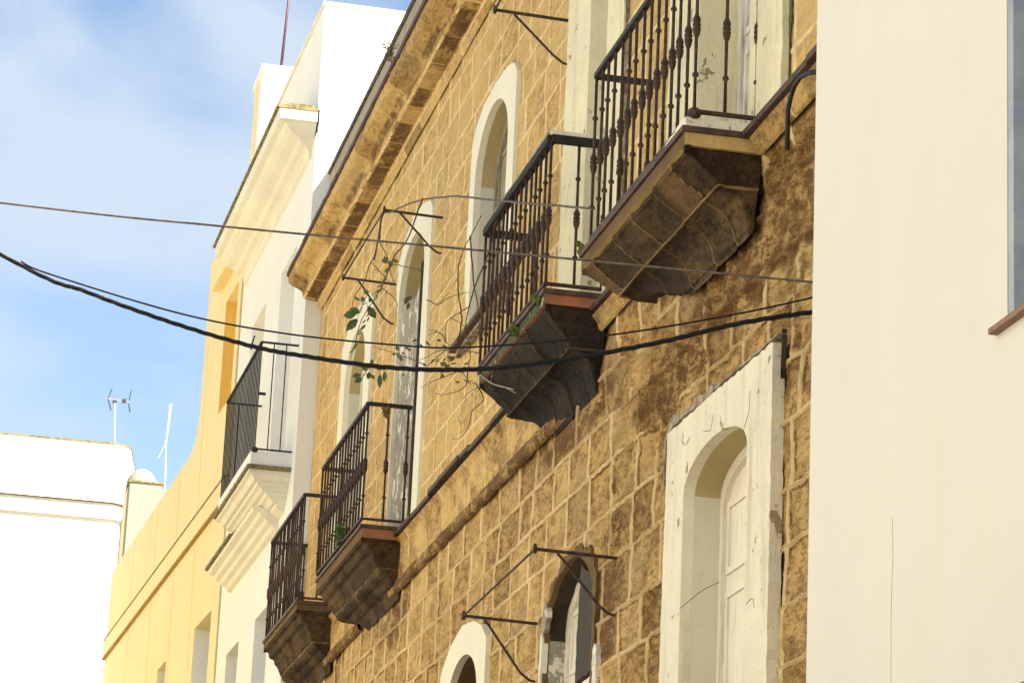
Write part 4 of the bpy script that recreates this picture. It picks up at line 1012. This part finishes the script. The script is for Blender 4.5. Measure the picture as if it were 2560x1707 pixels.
# second moulded ledge lower on the facade
hd = MB().sweep([(0.0, 8.22), (0.05, 8.24), (0.07, 8.28), (0.12, 8.30), (0.14, 8.34), (0.19, 8.36), (0.21, 8.40), (0.27, 8.42), (0.28, 8.455), (0.0, 8.46)], [((0, 0.9), (-1, 0)), ((0, 4.45), (-1, 0))], close=True).build('window_hood', 'cornice_white', WH)
MB().plate(rough_outline(rect(2.5, 4.5, 8.461, 8.495), 0.06, 0.006, 23), [], -0.31, 0.0).build('tile_ledge', 'ledge', hd)

# ------------------------------------------------------------------ yellow house
YH = empty('yellow_house', (-0.24, 34.9, 0), 'pale yellow house with tall near block, low parapet wall and double band', 'house', rz=math.radians(2.1), local=True)
yout = [(0, 0), (12.0, 0), (12.0, 10.95), (4.2, 10.93), (3.6, 10.94), (3.3, 10.99), (3.12, 11.10), (3.0, 11.3), (2.95, 11.6), (2.93, 13.40), (0, 13.34)]
yholes = [rect(0.27, 1.25, 10.92, 12.39), rect(0.56, 1.94, 6.3, 8.33), rect(4.45, 5.3, 7.3, 8.34), rect(7.2, 8.2, 6.3, 8.3), rect(0.56, 1.94, 2.0, 4.6), rect(7.2, 8.2, 2.0, 4.6)]
MB().plate(yout, yholes, 0, 0.3).build('wall', 'yellow', YH)
b = MB().box(0.3, 7, 0.0, 2.9, 0, 13.3).box(0.3, 7, 2.91, 12.0, 0, 10.5); b.build('body', 'yellow', YH)
for i, h in enumerate(yholes):
    MB().box(0.2, 0.24, h[0][0], h[1][0], h[0][1], h[2][1]).build('window' if i else 'blind_window', 'deep_yellow' if i == 0 else 'glass_grey', YH)
    if i:
        MB().box(0.012, 0.2, h[1][0] - 0.012, h[1][0] - 0.001, h[0][1] + 0.001, h[2][1] - 0.001).build('window_jamb', 'white', YH)
    else:
        MB().box(0.004, 0.2, h[1][0] - 0.012, h[1][0] - 0.001, h[0][1] + 0.001, h[2][1] - 0.001).build('window_jamb', 'deep_yellow', YH)
MB().box(-0.13, 0.0, 0.25, 1.75, 12.66, 12.73).build('window_hood', 'yellow', YH)
bd = MB().box(-0.035, 0.0, 0, 12.0, 9.57, 9.85); bd.build('band', 'yellow', YH)
MB().box(-0.045, 0.0, 0, 12.0, 9.851, 9.868).build('band_cap', 'ledge', YH)
MB().box(-0.05, 0.0, 0, 12.0, 9.545, 9.569).build('band_shadow', 'ochre_shade_crack', YH)  # shadow under the band, made as a darker ochre strip
cr = MB(); q = random.Random(2)
for s0 in (2.2, 4.1, 6.3, 8.8):
    z = 6.0; pts = []
    top = 12.6 if s0 < 2.9 else 10.9
    while z < top: pts.append((-0.0005, s0 + q.uniform(-.02, .02) + (z - 6) * .07, z)); z += .35
    cr.tube(pts, .0035, 4)
cr.build('crack', 'deep_yellow', YH)
# rooftop box and tank
rb = empty('roof_cabin', (-0.62, 45.36, 10.9), 'grey fronted yellow sided rooftop cabin at the far end of the yellow parapet', 'roof cabin')
MB().box(-0.62, -0.12, 45.36, 45.75, 10.6, 12.10).build('front_wall', 'grey_plaster', rb)
MB().box(-0.625, 0.6, 45.755, 46.4, 10.6, 12.08).build('side_wall', 'yellow', rb)
MB().box(-0.11, 0.1, 45.5, 45.9, 10.6, 12.05).build('duct', 'grey_plaster', rb)
MB().box(-0.64, -0.10, 45.34, 45.77, 12.101, 12.125).build('roof_edge', 'ledge', rb)
wt = MB().lathe([(0.26, 0), (0.26, 0.45), (0.24, 0.6), (0.17, 0.72), (0.08, 0.78), (0.01, 0.79)], (-0.28, 47.4, 12.0), 20).build('water_tank', 'tank_cream', None, smooth=True)
tag(wt, 'pale cream round-topped tank behind the rooftop cabin', 'water tank')
MB_ = MB().box(-0.55, 0.2, 47.1, 47.7, 10.3, 11.99).build('tank_plinth', 'grey_plaster', None); tag(MB_, 'pale block carrying the round-topped tank', 'plinth')
# masts
ms = empty('roof_mast', (0.0, 46.6, 11.0), 'slim white tapered mast rising behind the rooftop cabin', 'mast')
MB().tube([(0.0, 45.95, 10.5), (-0.02, 45.95, 12.1), (-0.065, 45.95, 12.93)], [.012, .012, .009], 8).build('mast_foot', 'metal_white', ms, smooth=True)
MB().tube([(-0.065, 45.95, 12.9), (-0.035, 45.95, 13.55)], [.012, .016], 10).build('mast_head', 'white_pure', ms, smooth=True)
MB().tube([(-0.07, 45.95, 12.9), (-0.17, 45.95, 12.65)], .005, 5).build('stay', 'metal_white', ms)
# chimney block with a pole on the yellow house's high roof
ch = empty('chimney_block', (0.05, 37.0, 13.4), 'white faced chimney block with yellow side and pale cap, behind the white attic', 'chimney')
MB().box(0.06, 1.3, 36.98, 37.3, 13.35, 15.86).build('front', 'white_pure', ch)
MB().box(0.055, 1.3, 37.301, 37.75, 13.35, 15.86).build('side', 'yellow', ch)
MB().box(0.035, 1.33, 36.95, 37.78, 15.861, 15.96).build('cap', 'white_pure', ch)
po = MB().tube([(0.33, 37.3, 15.96), (0.36, 37.3, 16.75), (0.39, 37.3, 17.6)], [.022, .017, .014], 8).build('pole', 'pole', None, smooth=True)
tag(po, 'thin purplish pole standing on the chimney block', 'pole')

# ------------------------------------------------------------------ white corner house at the street's end
LH = empty('corner_house', (-2.5, 50, 0), 'bright white house with rounded corner and a double band, closing the street on the left', 'house')
def path(off, r=0.32, cx=-0.62, cy=50.0):
    pts = [((-9, cy - off), (0, -1)), ((cx - 0.4, cy - off), (0, -1))]
    a1 = math.radians(82)
    for k in range(11):
        a = a1 * k / 10
        pts.append(((cx + math.sin(a) * (r + off), cy + r - math.cos(a) * (r + off)), (math.sin(a), -math.cos(a))))
    e = pts[-1][0]
    pts.append(((e[0] + math.sin(math.radians(8)) * 14, e[1] + math.cos(math.radians(8)) * 14), (math.cos(math.radians(8)), -math.sin(math.radians(8)))))
    return pts
def ringwall(off, z0, z1):
    p = path(off); n = len(p)
    out = [q[0] for q in p] + [(-9, 66)]
    m_ = MB(); k = len(out)
    m_.add([(x, y, z0) for x, y in out] + [(x, y, z1) for x, y in out], [tuple(range(k)), tuple(range(k, 2 * k))] + [(i, (i + 1) % k, k + (i + 1) % k, k + i) for i in range(k)])
    return m_
ringwall(-0.08, 0, 12.50).build('wall', 'white_pure', LH)
ringwall(-0.03, 12.502, 12.78).build('band', 'white_pure', LH)
ringwall(0.02, 12.782, 13.79).build('parapet', 'white_pure', LH)
ringwall(0.03, 13.791, 13.82).build('coping', 'ledge', LH)
ringwall(0.0, 12.765, 12.781).build('band_cap', 'ledge', LH)
an = empty('tv_antenna', (-0.58, 51, 13.8), 'small television antenna with dark reflectors on the white corner house roof', 'antenna')
MB().tube([(-0.50, 51, 13.6), (-0.575, 51, 14.78)], .016, 8).build('mast', 'metal_white', an, smooth=True)
MB().bar((-0.70, 50.95, 14.84), (-0.33, 51.1, 14.86), .012).build('boom', 'plastic_pink', an)
rf = MB()
for sx, x, y in ((1, -0.705, 50.95), (-1, -0.33, 51.1)):
    rf.bar((x + .0, y, 14.86), (x + sx * .055, y, 15.02 - (0 if sx > 0 else -.04)), .016, .03) if sx > 0 else rf.bar((x, y, 14.88), (x + .03, y, 15.07), .016, .03)
    rf.bar((x, y, 14.82), (x + (.065 if sx > 0 else .035), y, 14.64 if sx > 0 else 14.67), .018, .03)
rf.build('reflector', 'plastic_dark', an)
MB().box(-.62, -.55, 50.98, 51.04, 14.79, 14.83).box(-.45, -.38, 51.02, 51.08, 14.82, 14.88).build('dipole', 'plastic_dark', an)

# ------------------------------------------------------------------ cream house at the right
CH = empty('cream_house', (-0.2, 12.0, 0), 'smooth cream rendered house front filling the right edge', 'house')
cholee = [rect(8.75, 9.69, 4.72, 6.9), rect(8.75, 9.69, 0.9, 3.4), rect(4.5, 5.5, 4.72, 6.9), rect(4.5, 5.5, 0.1, 3.2)]
MB().plate([(-6, 0), (12.0, 0), (12.0, 10.9), (-6, 10.9)], cholee, -0.2, 0.15).build('wall', 'cream', CH)
MB().box(0.15, 8, -6, 11.9, 0, 10.9).build('body', 'cream', CH)
MB().tube([(-0.2, 10.915, 3.55), (-0.2, 10.92, 3.9), (-0.2, 10.905, 4.12), (-0.2, 10.915, 4.26)], 0.0016, 4).build('crack', 'ochre_shade_crack', CH)
for i, h in enumerate(cholee):
    w_ = MB().box(-0.02, 0.0, h[0][0] + .06, h[1][0] - .06, h[0][1] + .06, h[2][1] - .06).build('window', 'glass_grey', CH)
    f_ = MB()
    f_.box(-0.196, 0.01, h[1][0] - .055, h[1][0] - .002, h[0][1] + .002, h[2][1] - .002).box(-0.05, 0.01, h[0][0] + .002, h[0][0] + .055, h[0][1] + .002, h[2][1] - .002)
    f_.box(-0.05, 0.009, h[0][0] + .056, h[1][0] - .056, h[2][1] - .055, h[2][1] - .002)
    f_.build('frame', 'glass_grey', w_)
    MB().box(-0.235, -0.0, h[0][0] - .1, h[1][0] + .1, h[0][1] - .022, h[0][1] - .001).build('sill', 'brick_sill', w_)

# ------------------------------------------------------------------ houses across the street (they send warm light back)
def opposite(y0, y1, h, mat, label):
    r = empty('house', (-7.5, (y0 + y1) / 2, 0), label, 'house')
    hs = []
    y = y0 + 1.2
    while y + 1.1 < y1 - .5:
        for z in (0.1, 3.6, 7.0):
            if z + 2.2 < h: hs.append(rect(y, y + 1.1, z, z + 2.2))
        y += 2.6
    MB().plate([(y0, 0), (y1, 0), (y1, h), (y0, h)], hs, -7.5, -7.8).build('wall', mat, r)
    MB().box(-14, -7.95, y0, y1, 0, h - .2).build('body', mat, r)
    w_ = MB()
    for q_ in hs: w_.box(-7.75, -7.7, q_[0][0], q_[1][0], q_[0][1], q_[2][1])
    w_.build('window', 'glass_grey', r)
opposite(-10, 14, 11.0, 'white', 'off-white house on the far side of the street beside the camera')
opposite(14.01, 30, 10.5, 'white', 'off-white house across the street from the balconies')
opposite(30.01, 47, 11.0, 'yellow', 'yellow house across the street, farther along')
